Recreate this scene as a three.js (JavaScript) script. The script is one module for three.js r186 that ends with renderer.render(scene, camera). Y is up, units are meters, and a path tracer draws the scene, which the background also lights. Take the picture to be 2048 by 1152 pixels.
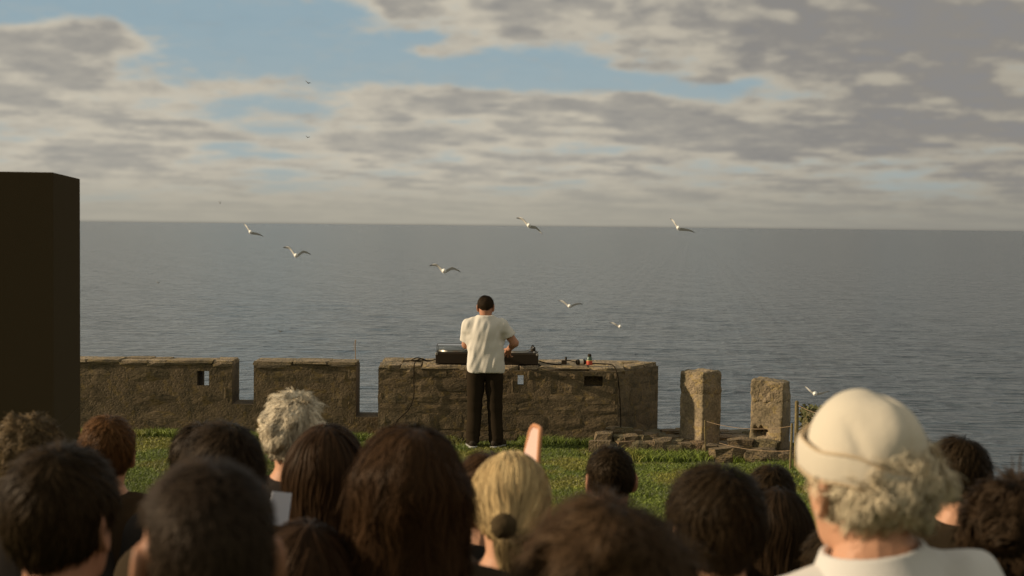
import * as THREE from 'three';
import { mergeGeometries } from 'three/addons/utils/BufferGeometryUtils.js';
import { RoundedBoxGeometry } from 'three/addons/geometries/RoundedBoxGeometry.js';
import { Brush, Evaluator, SUBTRACTION } from 'three-bvh-csg';

// ---------------------------------------------------------------- camera, sky, sun, exposure
const scene = new THREE.Scene();
const EYE = 2.57;                       // metres above the grass the performer stands on
const camera = new THREE.PerspectiveCamera(2 * Math.atan(576 / 3000) * 180 / Math.PI, 16 / 9, 0.05, 120000);
camera.position.set(0, EYE, 0);
camera.rotation.order = 'YXZ';
camera.rotation.set(-Math.atan((576 - 450.7) / 3000), 0, 0.0100);
camera.focus = 17;
camera.userData.fStop = 4.8;
camera.updateMatrixWorld(true);

const renderer = new THREE.WebGLRenderer({ antialias: true });
renderer.toneMapping = THREE.LinearToneMapping;
renderer.toneMappingExposure = 1.0;
renderer.shadowMap.enabled = true;

const SUN = new THREE.Vector3(-0.94, 0.335, 0.075).normalize();   // low, from the left, level with the wall
const sun = new THREE.DirectionalLight(new THREE.Color().setRGB(1.0, 0.83, 0.61), 5.0);
sun.position.copy(SUN).multiplyScalar(60);
sun.castShadow = true;
sun.shadow.mapSize.set(4096, 4096);
Object.assign(sun.shadow.camera, { left: -25, right: 25, top: 25, bottom: -25, near: 1, far: 140 });
scene.add(sun);

// ---------------------------------------------------------------- small helpers
const TAU = Math.PI * 2;
const clamp = (x, a, b) => Math.min(b, Math.max(a, x));
const mix = (a, b, t) => a + (b - a) * t;
const smooth = (a, b, x) => { const t = clamp((x - a) / (b - a), 0, 1); return t * t * (3 - 2 * t); };
function rng(seed) { let a = seed >>> 0; return () => { a = (a + 0x6D2B79F5) | 0; let t = Math.imul(a ^ (a >>> 15), 1 | a); t = (t + Math.imul(t ^ (t >>> 7), 61 | t)) ^ t; return ((t ^ (t >>> 14)) >>> 0) / 4294967296; }; }
const PERM = (() => { const r = rng(77), p = new Float32Array(4096); for (let i = 0; i < 4096; i++) p[i] = r() * 2 - 1; return p; })();
function hash3(x, y, z) { let h = Math.imul(x, 374761393) ^ Math.imul(y, 668265263) ^ Math.imul(z, 2147483647 - 1274126177); h = Math.imul(h ^ (h >>> 13), 1274126177); return PERM[(h ^ (h >>> 16)) & 4095]; }
function noise(x, y, z = 0) {
  const xi = Math.floor(x), yi = Math.floor(y), zi = Math.floor(z);
  let fx = x - xi, fy = y - yi, fz = z - zi;
  fx = fx * fx * (3 - 2 * fx); fy = fy * fy * (3 - 2 * fy); fz = fz * fz * (3 - 2 * fz);
  const a = mix(mix(hash3(xi, yi, zi), hash3(xi + 1, yi, zi), fx), mix(hash3(xi, yi + 1, zi), hash3(xi + 1, yi + 1, zi), fx), fy);
  const b = mix(mix(hash3(xi, yi, zi + 1), hash3(xi + 1, yi, zi + 1), fx), mix(hash3(xi, yi + 1, zi + 1), hash3(xi + 1, yi + 1, zi + 1), fx), fy);
  return mix(a, b, fz);
}
function fbm(x, y, z = 0, o = 5, g = 0.5) { let s = 0, a = 1, n = 0; for (let i = 0; i < o; i++) { s += a * noise(x, y, z + i * 7.3); n += a; a *= g; x = x * 2.03 + 1.7; y = y * 2.03 - 3.1; z *= 2.03; } return s / n; }
// periodic noise for tiling textures
function pnoise(x, y, px, py, s) { const xi = Math.floor(x), yi = Math.floor(y); let fx = x - xi, fy = y - yi; fx = fx * fx * (3 - 2 * fx); fy = fy * fy * (3 - 2 * fy); const w = (a, n) => ((a % n) + n) % n; const X = w(xi, px), X1 = w(xi + 1, px), Y = w(yi, py), Y1 = w(yi + 1, py); return mix(mix(hash3(X, Y, s), hash3(X1, Y, s), fx), mix(hash3(X, Y1, s), hash3(X1, Y1, s), fx), fy); }
function pfbm(u, v, p, s, o = 5, g = 0.55, q = p) { let t = 0, a = 1, n = 0; for (let i = 0; i < o; i++) { t += a * pnoise(u * p, v * q, p, q, s + i * 13); n += a; a *= g; p *= 2; q *= 2; } return t / n; }
// a place in the world: where the line of sight to a point of the photograph meets a given depth
function locate(px, py, depth) { return new THREE.Vector3((px - 1024) / 3000, -(py - 576) / 3000, -1).multiplyScalar(depth).applyQuaternion(camera.quaternion).add(camera.position); }
const lin = (r, g, b) => new THREE.Color().setRGB(r, g, b);
const srgb = (v) => { v /= 255; return v <= 0.04045 ? v / 12.92 : ((v + 0.055) / 1.055) ** 2.4; };

// ---------------------------------------------------------------- sky: broken cloud over pale blue, computed by direction
{
  const W = 4096, H = 2048, data = new Float32Array(W * H * 4);
  const C = (r, g, b) => [srgb(r), srgb(g), srgb(b)];
  const blueHi = C(139, 165, 178), blueLo = C(160, 173, 174), lit = C(199, 191, 174), grey = C(149, 147, 142), dark = C(110, 109, 112), haze = C(166, 161, 147), hazeR = C(145, 142, 132);
  // [azimuth, elevation, half-width, half-height in hundredths of a radian, weight]: gaps below zero, cloud banks above
  const bank = [
    [-28, 13.9, 14, 1.0, -1.5], [-20, 12.9, 5, 1.3, -0.9], [-15, 11.6, 7.0, 1.5, -1.25], [-20, 9.6, 4.5, 1.2, -0.5], [-7.5, 10.4, 5.5, 1.0, -1.15], [0, 9.9, 5, 0.95, -1.1], [6, 9.5, 5, 0.75, -1.05], [12, 9.0, 4, 0.6, -0.9],
    [-14.5, 6.6, 3.2, 2.2, -0.75], [-13, 8.8, 3.5, 0.8, 0.35], [-16, 4.6, 4, 0.6, -0.5], [-6.4, 12.2, 1.6, 0.35, -0.75], [18, 8.4, 3, 0.4, -0.4],
    [-30, 11.3, 5.2, 0.95, 1.35], [-32, 8.2, 9, 1.5, 0.75], [-24, 6.5, 6.5, 1.2, 0.75], [-27, 4.6, 9, 0.8, 0.7],
    [8, 14.2, 16, 2.0, 0.8], [26, 12, 16, 3.4, 0.9], [8, 7.0, 16, 1.9, 0.75], [28, 6, 14, 3, 0.5], [-4, 8.2, 4.5, 0.8, 0.45], [13.5, 10.0, 1.5, 0.5, 0.7], [-17.6, 12.1, 1.6, 0.4, 0.55],
  ];
  const skyAt = (i, j) => {
      const el = ((j + 0.5) / H - 0.5) * Math.PI, E = el * 100;
      const phi = ((i + 0.5) / W - 0.5) * TAU;            // direction (cos phi, sin phi) on x and z
      let az = phi + Math.PI / 2; if (az > Math.PI) az -= TAU;   // 0 straight ahead, + to the right
      const A = az * 100, dx = Math.cos(phi), dz = Math.sin(phi);
      // streaky low, rounder high: noise on a plane of cloud seen in perspective
      const sq = 1 / (0.055 + Math.max(0, Math.sin(el)));
      const X = dx * 9, Z = dz * 9, Y = Math.log(0.03 + el) * 3.2;
      const stretch = 34 / (1 + 5 * el);
      const n1 = fbm(X * 1.7 + 3, Y * 1.9 + 9, Z * 1.7 + 5, 6, 0.52);
      const n2 = fbm(X * 2.8 + 13, Y * 4.2 - 9, Z * 2.8 + 1, 6, 0.52);
      let cov = 0.13;
      for (const [a, e, ra, re, w] of bank) { const q = ((A - a) / ra) ** 2 + ((E - e) / re) ** 2; if (q < 9) { cov += w * Math.exp(-q); } }
      let d = cov * 0.80 + n1 * 0.95 + n2 * 0.58 + 0.20;
      const low = smooth(4.2, 0.2, E);
      d = mix(d, 0.7 + n1 * 0.6 + n2 * 0.3, low * 0.8);
      const n3 = fbm(X * 8 + 7, Y * 10 + 2, Z * 8 + 3, 4, 0.55);
      const c = clamp(0.10 + 0.22 * Math.max(0, n3 + 0.25 * n2) + 0.90 * smooth(-0.14, 0.46, d + 0.20 * n3), 0, 1);
      const thick = smooth(0.22, 1.05, d + n2 * 0.30);
      // the sun side of a bank is up and to the left: compare with the field a little lower
      const up = fbm((X - dz * 0.12) * 2.8 + 13, (Y + 0.08) * 4.2 - 9, (Z + dx * 0.12) * 2.8 + 1, 6, 0.52) - n2;
      const body = clamp(0.06 + 0.70 * smooth(-0.25, 1.15, thick - up * 1.0) + 0.30 * n3, 0, 1);
      const t = smooth(2, 15, E);
      const rightward = smooth(-6, 36, A) * smooth(150, 60, Math.abs(A));
      let col = [0, 0, 0];
      for (let k = 0; k < 3; k++) {
        const blue = mix(blueLo[k], blueHi[k], t);
        const deep = mix(grey[k], dark[k], clamp(rightward * 0.9 + smooth(6, 13, E) * 0.25, 0, 1));
        const litk = lit[k] * mix(1.0, 0.72, rightward);
        const cloud = mix(litk, deep, body);
        let v = mix(blue, cloud, c);
        const hz = mix(haze[k], hazeR[k], rightward);
        v = mix(v, hz, smooth(4.5, 0.0, E) * 0.86);
        col[k] = v;
      }
      return col;
  };
  // finely near the horizon ahead, one value for every 4 x 4 texels elsewhere
  for (let j0 = H / 2; j0 < H; j0 += 4) for (let i0 = 0; i0 < W; i0 += 4) {
    const fine = j0 < H * (0.5 + 0.13) && Math.abs(i0 / W - 0.25) < 0.11, whole = fine ? null : skyAt(i0 + 1.5, j0 + 1.5);
    for (let j = j0; j < j0 + 4; j++) for (let i = i0; i < i0 + 4; i++) { const col = whole ?? skyAt(i, j), o = (j * W + i) * 4; data[o] = col[0]; data[o + 1] = col[1]; data[o + 2] = col[2]; data[o + 3] = 1; }
  }
  for (let j = 0; j < H / 2; j++) for (let i = 0; i < W; i++) { const o = (j * W + i) * 4; data[o] = haze[0] * 0.55; data[o + 1] = haze[1] * 0.55; data[o + 2] = haze[2] * 0.55; data[o + 3] = 1; }
  const sky = new THREE.DataTexture(data, W, H, THREE.RGBAFormat, THREE.FloatType);
  sky.mapping = THREE.EquirectangularReflectionMapping;
  sky.magFilter = THREE.LinearFilter; sky.needsUpdate = true;
  scene.background = sky; scene.environment = sky;
}
console.log('sky');

// ---------------------------------------------------------------- object helpers
const taken = new Map();
function numbered(name) { const n = taken.get(name) ?? 0; taken.set(name, n + 1); return n ? `${name}_${String(n).padStart(3, '0')}` : name; }
function mesh(name, geometry, material, parent) { const m = new THREE.Mesh(geometry, material); m.name = parent ? name : numbered(name); m.castShadow = m.receiveShadow = true; (parent ?? scene).add(m); return m; }
function thing(name, label, category, position, group) { const g = new THREE.Group(); g.name = numbered(name); if (position) g.position.copy(position); g.userData = { label, category }; if (group) g.userData.group = group; scene.add(g); return g; }
function tag(o, label, category, group) { Object.assign(o.userData, { label, category }); if (group) o.userData.group = group; return o; }
function structure(o) { o.userData.kind = 'structure'; return o; }
function stuff(o, label) { o.userData.kind = 'stuff'; if (label) o.userData.label = label; return o; }

// uv in metres from the face's main direction
function boxUV(geo, scale = 1) {
  const g = geo.index ? geo.toNonIndexed() : geo, p = g.attributes.position, uv = new Float32Array(p.count * 2);
  for (let i = 0; i < p.count; i += 3) {
    const ax = p.getX(i), ay = p.getY(i), az = p.getZ(i), bx = p.getX(i + 1) - ax, by = p.getY(i + 1) - ay, bz = p.getZ(i + 1) - az, cx = p.getX(i + 2) - ax, cy = p.getY(i + 2) - ay, cz = p.getZ(i + 2) - az;
    const nx = Math.abs(by * cz - bz * cy), ny = Math.abs(bz * cx - bx * cz), nz = Math.abs(bx * cy - by * cx);
    for (let k = 0; k < 3; k++) {
      const x = p.getX(i + k), y = p.getY(i + k), z = p.getZ(i + k);
      const [u, v] = nx >= ny && nx >= nz ? [z, y] : ny >= nz ? [x, z] : [x, y];
      uv[(i + k) * 2] = u * scale; uv[(i + k) * 2 + 1] = v * scale;
    }
  }
  g.setAttribute('uv', new THREE.BufferAttribute(uv, 2));
  return g;
}
// closed surface of a distance field (naive surface nets)
function surfaceNets(sdf, lo, hi, h) {
  const nx = Math.ceil((hi[0] - lo[0]) / h) + 1, ny = Math.ceil((hi[1] - lo[1]) / h) + 1, nz = Math.ceil((hi[2] - lo[2]) / h) + 1;
  const f = new Float32Array(nx * ny * nz), B = 4, reach = B * h * 1.3;
  for (let z0 = 0; z0 < nz; z0 += B) for (let y0 = 0; y0 < ny; y0 += B) for (let x0 = 0; x0 < nx; x0 += B) {
    const c = sdf(lo[0] + (x0 + B / 2) * h, lo[1] + (y0 + B / 2) * h, lo[2] + (z0 + B / 2) * h), skip = Math.abs(c) > reach;
    for (let z = z0; z < Math.min(nz, z0 + B); z++) for (let y = y0; y < Math.min(ny, y0 + B); y++) for (let x = x0; x < Math.min(nx, x0 + B); x++)
      f[(z * ny + y) * nx + x] = skip ? c : sdf(lo[0] + x * h, lo[1] + y * h, lo[2] + z * h);
  }
  const idx = new Int32Array(nx * ny * nz).fill(-1), pos = [], tri = [];
  const at = (x, y, z) => (z * ny + y) * nx + x;
  const E = [[0, 1], [2, 3], [4, 5], [6, 7], [0, 2], [1, 3], [4, 6], [5, 7], [0, 4], [1, 5], [2, 6], [3, 7]], v = new Float32Array(8);
  for (let z = 0; z < nz - 1; z++) for (let y = 0; y < ny - 1; y++) for (let x = 0; x < nx - 1; x++) {
    let m = 0; for (let k = 0; k < 8; k++) { v[k] = f[at(x + (k & 1), y + ((k >> 1) & 1), z + (k >> 2))]; if (v[k] < 0) m |= 1 << k; }
    if (m === 0 || m === 255) continue;
    let sx = 0, sy = 0, sz = 0, n = 0;
    for (const [a, b] of E) { if ((v[a] < 0) === (v[b] < 0)) continue; const t = v[a] / (v[a] - v[b]); sx += mix(a & 1, b & 1, t); sy += mix((a >> 1) & 1, (b >> 1) & 1, t); sz += mix(a >> 2, b >> 2, t); n++; }
    idx[at(x, y, z)] = pos.length / 3; pos.push(lo[0] + (x + sx / n) * h, lo[1] + (y + sy / n) * h, lo[2] + (z + sz / n) * h);
  }
  const quad = (a, b, c, d, flip) => { if (a < 0 || b < 0 || c < 0 || d < 0) return; if (flip) tri.push(a, c, b, a, d, c); else tri.push(a, b, c, a, c, d); };
  for (let z = 1; z < nz - 1; z++) for (let y = 1; y < ny - 1; y++) for (let x = 1; x < nx - 1; x++) {
    const s = f[at(x, y, z)] < 0;
    if (s !== f[at(x + 1, y, z)] < 0) quad(idx[at(x, y - 1, z - 1)], idx[at(x, y, z - 1)], idx[at(x, y, z)], idx[at(x, y - 1, z)], !s);
    if (s !== f[at(x, y + 1, z)] < 0) quad(idx[at(x - 1, y, z - 1)], idx[at(x - 1, y, z)], idx[at(x, y, z)], idx[at(x, y, z - 1)], !s);
    if (s !== f[at(x, y, z + 1)] < 0) quad(idx[at(x - 1, y - 1, z)], idx[at(x, y - 1, z)], idx[at(x, y, z)], idx[at(x - 1, y, z)], !s);
  }
  const g = new THREE.BufferGeometry();
  g.setAttribute('position', new THREE.Float32BufferAttribute(pos, 3)); g.setIndex(tri); g.computeVertexNormals();
  return g;
}
// distance-field pieces
const smin = (a, b, k) => { const h = Math.max(k - Math.abs(a - b), 0) / k; return Math.min(a, b) - h * h * k * 0.25; };
const smax = (a, b, k) => -smin(-a, -b, k);
function cone(x, y, z, a, b, ra, rb) { // tapered capsule between points a and b
  const bx = b[0] - a[0], by = b[1] - a[1], bz = b[2] - a[2], px = x - a[0], py = y - a[1], pz = z - a[2];
  const t = clamp((px * bx + py * by + pz * bz) / (bx * bx + by * by + bz * bz), 0, 1);
  return Math.hypot(px - bx * t, py - by * t, pz - bz * t) - mix(ra, rb, t);
}
function ell(x, y, z, c, r) { const a = (x - c[0]) / r[0], b = (y - c[1]) / r[1], d = (z - c[2]) / r[2], k = Math.hypot(a, b, d); return (k - 1) * Math.min(r[0], r[1], r[2]) * (k < 1 ? 1 : 1); }
function rbox(x, y, z, c, h, r) { const a = Math.abs(x - c[0]) - h[0] + r, b = Math.abs(y - c[1]) - h[1] + r, d = Math.abs(z - c[2]) - h[2] + r; return Math.hypot(Math.max(a, 0), Math.max(b, 0), Math.max(d, 0)) + Math.min(Math.max(a, b, d), 0) - r; }

// ---------------------------------------------------------------- textures (grain, relief)
function canvasTexture(n, fn, color) {
  const d = new Uint8Array(n * n * 4);
  for (let j = 0; j < n; j++) for (let i = 0; i < n; i++) { const c = fn(i / n, j / n), o = (j * n + i) * 4; d[o] = clamp(c[0], 0, 1) * 255; d[o + 1] = clamp(c[1] ?? c[0], 0, 1) * 255; d[o + 2] = clamp(c[2] ?? c[0], 0, 1) * 255; d[o + 3] = 255; }
  const t = new THREE.DataTexture(d, n, n); t.wrapS = t.wrapT = THREE.RepeatWrapping; t.magFilter = THREE.LinearFilter; t.minFilter = THREE.LinearMipmapLinearFilter; t.generateMipmaps = true;
  if (color) t.colorSpace = THREE.SRGBColorSpace; t.needsUpdate = true; return t;
}
const rep = (t, x, y = x) => { const c = t.clone(); c.repeat.set(x, y); c.needsUpdate = true; return c; };
const stoneBump = canvasTexture(512, (u, v) => { const a = pfbm(u, v, 5, 1, 6, 0.62), b = pfbm(u, v, 31, 60, 3, 0.6), pit = smooth(0.25, 0.6, pnoise(u * 40, v * 40, 40, 40, 9)); return [0.5 + 0.42 * a + 0.16 * b - 0.28 * pit]; });
const stoneColor = canvasTexture(512, (u, v) => { const a = pfbm(u, v, 4, 21, 6, 0.6), b = pfbm(u, v, 9, 33, 5, 0.6), s = pfbm(u, v, 60, 91, 2, 0.6), li = smooth(0.22, 0.42, b); const t = 0.80 + 0.30 * a + 0.17 * s; return [t + 0.08 * li, t * 0.985 + 0.06 * li - 0.02 * a, t * 0.94 - 0.05 * li + 0.03 * a]; }, true);
const clothBump = canvasTexture(256, (u, v) => { const w = 0.5 + 0.2 * Math.sin(u * TAU * 64) * Math.sin(v * TAU * 64); return [w + 0.2 * pfbm(u, v, 40, 5, 3)]; });
const soilColor = canvasTexture(512, (u, v) => { const a = pfbm(u, v, 6, 41, 6, 0.65), b = pfbm(u, v, 30, 47, 3, 0.6); const t = 0.72 + 0.35 * a + 0.25 * b; return [t, t, t * 0.9]; }, true);
// wind chop as slopes: crests longer across the view than along it, one tile = 80 m
const waterNormal = (() => {
  const n = 2048, hgt = new Float32Array(n * n);
  for (let j = 0; j < n; j++) for (let i = 0; i < n; i++) {
    const u = i / n, v = j / n, w = 0.012 * pfbm(u, v, 9, 301, 2), patch = 1 + 0.5 * pnoise(u * 11, v * 17, 11, 17, 77);
    const a = 1 - 2 * Math.abs(pnoise((u + w) * 15, (v + w) * 30, 15, 30, 311)), b = 1 - 2 * Math.abs(pnoise((u - w) * 34, (v + w) * 76, 34, 76, 331));
    hgt[j * n + i] = 0.36 * a * patch + 0.16 * b * patch + 0.05 * pnoise(u * 130, v * 260, 130, 260, 351) + 0.022 * pnoise(u * 260, v * 420, 260, 420, 371);
  }
  const d = new Uint8Array(n * n * 4), m = 80 / n;
  for (let j = 0; j < n; j++) for (let i = 0; i < n; i++) { const at = (x, y) => hgt[((y + n) % n) * n + ((x + n) % n)], sx = (at(i + 1, j) - at(i - 1, j)) / (2 * m), sy = (at(i, j + 1) - at(i, j - 1)) / (2 * m), l = Math.hypot(sx, sy, 1), o = (j * n + i) * 4; d[o] = (0.5 - 0.5 * sx / l) * 255; d[o + 1] = (0.5 - 0.5 * sy / l) * 255; d[o + 2] = (0.5 + 0.5 / l) * 255; d[o + 3] = 255; }
  const t = new THREE.DataTexture(d, n, n); t.wrapS = t.wrapT = THREE.RepeatWrapping; t.magFilter = THREE.LinearFilter; t.needsUpdate = true; return t;
})();
console.log('textures');

const M = {};
const std = (c, rough, extra = {}) => new THREE.MeshStandardMaterial({ color: c, roughness: rough, metalness: 0, ...extra });
const stoneMat = (c, bump = 0.02, r = 1.6) => std(c, 0.95, { map: rep(stoneColor, r), bumpMap: rep(stoneBump, r), bumpScale: bump });
const matt = (r, g, b, extra = {}) => new THREE.MeshPhysicalMaterial({ color: lin(r, g, b), roughness: 1, specularIntensity: 0.08, ...extra });

// ---------------------------------------------------------------- sea, far below the headland
const SEA = -26;
{
  const zs = []; let z = 70; while (z < 1600) { zs.push(z); z += Math.max(0.35, z * z / 42000 * 0.62); }
  while (z < 70000) { zs.push(z); z *= 1.05; } zs.push(70000);
  const NC = 370, us = []; for (let i = 0; i <= NC; i++) { const u = i / NC * 2 - 1; us.push(0.46 * u + 1.6 * u ** 9); }
  const r = rng(5), waves = [];
  for (let i = 0; i < 46; i++) { const L = 2.2 * Math.pow(26 / 2.2, i / 45), a = -1.35 + (r() - 0.5) * 1.5; waves.push({ k: TAU / L, cx: Math.cos(a), cz: Math.sin(a), L, amp: 0.0052 * L ** 0.55 * (0.5 + r()), ph: r() * TAU }); }
  const pos = [], uv = [], tri = [];
  zs.forEach((d, j) => {
    const dz = (zs[j + 1] ?? d * 1.05) - d;
    for (let i = 0; i <= NC; i++) {
      const x = us[i] * (d + 60), zz = -d; let y = 0;
      if (d < 1500) {
        const patch = 0.75 + 0.5 * noise(x * 0.011, zz * 0.006, 3) + 0.25 * noise(x * 0.05, zz * 0.02, 8);
        for (const w of waves) { const f = clamp((w.L / dz - 2) / 2, 0, 1); if (f > 0) y += f * w.amp * patch * Math.sin(w.k * (w.cx * x + w.cz * zz) + w.ph + 0.8 * noise(x * 0.02, zz * 0.02, w.L)); }
      }
      pos.push(x, y, zz); uv.push((x + 0.12 * zz) / 80, (zz - 0.12 * x) / 80);
    }
  });
  const n = NC + 1;
  for (let j = 0; j < zs.length - 1; j++) for (let i = 0; i < NC; i++) { const a = j * n + i; tri.push(a, a + 1, a + n, a + 1, a + n + 1, a + n); }
  const g = new THREE.BufferGeometry(); g.setAttribute('position', new THREE.Float32BufferAttribute(pos, 3)); g.setAttribute('uv', new THREE.Float32BufferAttribute(uv, 2)); g.setIndex(tri); g.computeVertexNormals();
  M.sea = new THREE.MeshPhysicalMaterial({ color: lin(0.044, 0.058, 0.066), roughness: 0.15, ior: 1.33, normalMap: waterNormal, normalScale: new THREE.Vector2(1, 1) });
  const s = mesh('sea', g, M.sea); s.position.y = SEA; structure(s); s.userData.label = 'grey rippled open sea reaching to the horizon';
}
console.log('sea');

// ---------------------------------------------------------------- headland: lawn that ends in a drop to the sea
const edge = [[40, 14], [9, 10], [6.4, 0], [5.2, -7], [4.5, -12], [4.05, -15.2], [3.85, -17.2], [3.45, -18.4], [1.9, -18.55], [-1.7, -18.55], [-9, -18.5], [-26, -18.6], [-60, -14]];
function edgeDistance(x, z) { // + inside
  let best = 1e9, side = 1;
  for (let i = 0; i < edge.length - 1; i++) {
    const [ax, az] = edge[i], [bx, bz] = edge[i + 1], ux = bx - ax, uz = bz - az, t = clamp(((x - ax) * ux + (z - az) * uz) / (ux * ux + uz * uz), 0, 1), d = Math.hypot(x - ax - ux * t, z - az - uz * t);
    if (d < best) { best = d; side = (ux * (z - az) - uz * (x - ax)) <= 0 ? 1 : -1; }
  }
  return best * side;
}
function groundTop(x, z) {
  const k = z + 7, rise = 0.1 * (k > 1.5 ? k : k < -1.5 ? 0 : (k + 1.5) ** 2 / 6);
  const gully = -0.07 * Math.exp(-(((z + 16.55 - 0.12 * noise(x * 0.7, 3)) / 0.17) ** 2)) * smooth(0.3, 1.3, x);
  return rise + gully + 0.03 * noise(x * 0.55, z * 0.55, 4) + 0.012 * noise(x * 2.4, z * 2.4, 9);
}
function ground(x, z) {
  const d = edgeDistance(x, z), top = groundTop(x, z);
  if (d > 0.25) return top;
  const o = 0.25 - d; return Math.max(SEA - 2, top - o * o * 1.2 - Math.max(0, o - 0.5) * 5 + 0.4 * noise(x, z, 2) * Math.min(1, o));
}
{
  const axis = (marks) => { const out = []; for (let m = 0; m < marks.length - 1; m++) { const [a, s] = marks[m], b = marks[m + 1][0]; const n = Math.max(1, Math.round((b - a) / s)); for (let i = 0; i < n; i++) out.push(a + (b - a) * i / n); } out.push(marks.at(-1)[0]); return out; };
  const xs = axis([[-60, 4], [-20, 1], [-7, 0.16], [7, 0.5], [16, 4], [48]]), zs = axis([[-34, 1], [-19.6, 0.16], [-7, 0.3], [3, 1], [24]]);
  const pos = [], uv = [], tri = [], n = xs.length;
  for (const z of zs) for (const x of xs) { pos.push(x, ground(x, z), z); uv.push(x / 1.7, z / 1.7); }
  for (let j = 0; j < zs.length - 1; j++) for (let i = 0; i < n - 1; i++) { const a = j * n + i; tri.push(a, a + n, a + 1, a + 1, a + n, a + n + 1); }
  const g = new THREE.BufferGeometry(); g.setAttribute('position', new THREE.Float32BufferAttribute(pos, 3)); g.setAttribute('uv', new THREE.Float32BufferAttribute(uv, 2)); g.setIndex(tri); g.computeVertexNormals();
  M.soil = std(lin(0.105, 0.130, 0.018), 1, { map: soilColor });
  const o = mesh('lawn_ground', g, M.soil); structure(o); o.userData.label = 'green lawn on the headland running up to the old wall';
}
// grass: tufts of bent blades
{
  const r = rng(11);
  const tuft = (blades, hMin, hMax, spread, lean) => {
    const pos = [], nor = [], tri = [];
    for (let b = 0; b < blades; b++) {
      const a = r() * TAU, q = Math.sqrt(r()) * spread, x = Math.cos(a) * q, z = Math.sin(a) * q, h = mix(hMin, hMax, r()), w = 0.0028 + r() * 0.0022, t = r() * TAU, dx = Math.cos(t), dz = Math.sin(t), bend = h * lean * (0.3 + r()), ba = r() * TAU, ex = Math.cos(ba) * bend, ez = Math.sin(ba) * bend, o = pos.length / 3;
      pos.push(x - dx * w, -0.012, z - dz * w, x + dx * w, -0.012, z + dz * w, x - dx * w * 0.8 + ex * 0.35, h * 0.55, z - dz * w * 0.8 + ez * 0.35, x + dx * w * 0.8 + ex * 0.35, h * 0.55, z + dz * w * 0.8 + ez * 0.35, x + ex, h, z + ez);
      for (let i = 0; i < 5; i++) { const nx = -dz * 0.6 + (r() - 0.5) * 0.2, nz = dx * 0.6, l = Math.hypot(nx, 0.7, nz); nor.push(nx / l, 0.7 / l, nz / l); }
      tri.push(o, o + 1, o + 2, o + 1, o + 3, o + 2, o + 2, o + 3, o + 4);
    }
    const g = new THREE.BufferGeometry(); g.setAttribute('position', new THREE.Float32BufferAttribute(pos, 3)); g.setAttribute('normal', new THREE.Float32BufferAttribute(nor, 3)); g.setIndex(tri); return g;
  };
  M.grass = new THREE.MeshPhysicalMaterial({ color: lin(1, 1, 1), roughness: 0.75, transmission: 0.3, thickness: 0, side: THREE.DoubleSide });
  const lay = (name, geo, n, place, label) => {
    const im = new THREE.InstancedMesh(geo, M.grass, n), m = new THREE.Matrix4(), q = new THREE.Quaternion(), s = new THREE.Vector3(), p = new THREE.Vector3(), c = new THREE.Color(); let k = 0;
    for (let tries = 0; k < n && tries < n * 6; tries++) {
      const [x, z, sc] = place(r); if (edgeDistance(x, z) < 0.12) continue;
      q.setFromAxisAngle(new THREE.Vector3(0, 1, 0), r() * TAU); s.setScalar(sc * (0.7 + r() * 0.6)); p.set(x, groundTop(x, z), z); m.compose(p, q, s); im.setMatrixAt(k, m);
      const f = fbm(x * 0.9, z * 0.9, 2, 4) , dry = smooth(0.05, 0.5, noise(x * 3.1, z * 3.1, 6) + 0.35 * noise(x * 0.8, z * 0.8, 5)), v = 0.85 + 0.45 * f + (r() - 0.5) * 0.5;
      c.setRGB(mix(0.225, 0.33, dry) * v, mix(0.285, 0.315, dry) * v, mix(0.018, 0.036, dry) * v); im.setColorAt(k, c); k++;
    }
    im.count = k; im.name = name; im.castShadow = im.receiveShadow = true; stuff(im, label); im.userData.category = 'grass'; scene.add(im);
  };
  lay('lawn_grass', tuft(20, 0.014, 0.034, 0.085, 1.1), 34000, (r) => [mix(-6.2, 4.6, r()), -17.7 + 7.6 * r() ** 1.25, 1], 'short sunlit lawn grass between the crowd and the wall');
  lay('wall_foot_grass', tuft(12, 0.04, 0.10, 0.06, 0.8), 2600, (r) => { const x = mix(-6, 3.6, r()); if (x > -0.62 && x < 0.08) return [3.2 + 0.4 * r(), -15.4 - 0.9 * r(), 1]; return [x, x < 1.0 ? -17.62 + 0.25 * r() - (x < -1.6 ? 0.25 : 0) : -16.98 + 0.30 * r() + 0.3 * smooth(2.2, 3.2, x), 1 ]; }, 'longer uncut grass along the foot of the wall');
}
console.log('ground');

// ---------------------------------------------------------------- stone pieces
const stoneShapes = [];
for (let k = 0; k < 10; k++) { // unit blocks with worn edges and uneven faces, 48 triangles
  const r = rng(100 + k), g = new THREE.BoxGeometry(1, 1, 1, 2, 2, 2), p = g.attributes.position, memo = new Map();
  for (let i = 0; i < p.count; i++) {
    const x = p.getX(i), y = p.getY(i), z = p.getZ(i), key = `${x},${y},${z}`;
    if (!memo.has(key)) { const e = (Math.abs(x) > 0.4) + (Math.abs(y) > 0.4) + (Math.abs(z) > 0.4), s = e === 3 ? 0.90 : e === 2 ? 0.965 : 1.03; memo.set(key, [x * s + (r() - 0.5) * 0.09, y * s + (r() - 0.5) * 0.09, z * s + (r() - 0.5) * 0.05]); }
    p.setXYZ(i, ...memo.get(key));
  }
  const s = boxUV(g, 0.5); for (let i = 0; i < s.attributes.uv.count; i++) s.attributes.uv.setXY(i, s.attributes.uv.getX(i) * 0.7 + k * 0.317, s.attributes.uv.getY(i) * 0.5 + k * 0.173);
  s.computeVertexNormals(); stoneShapes.push(s);
}
const rockShapes = [];
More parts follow.
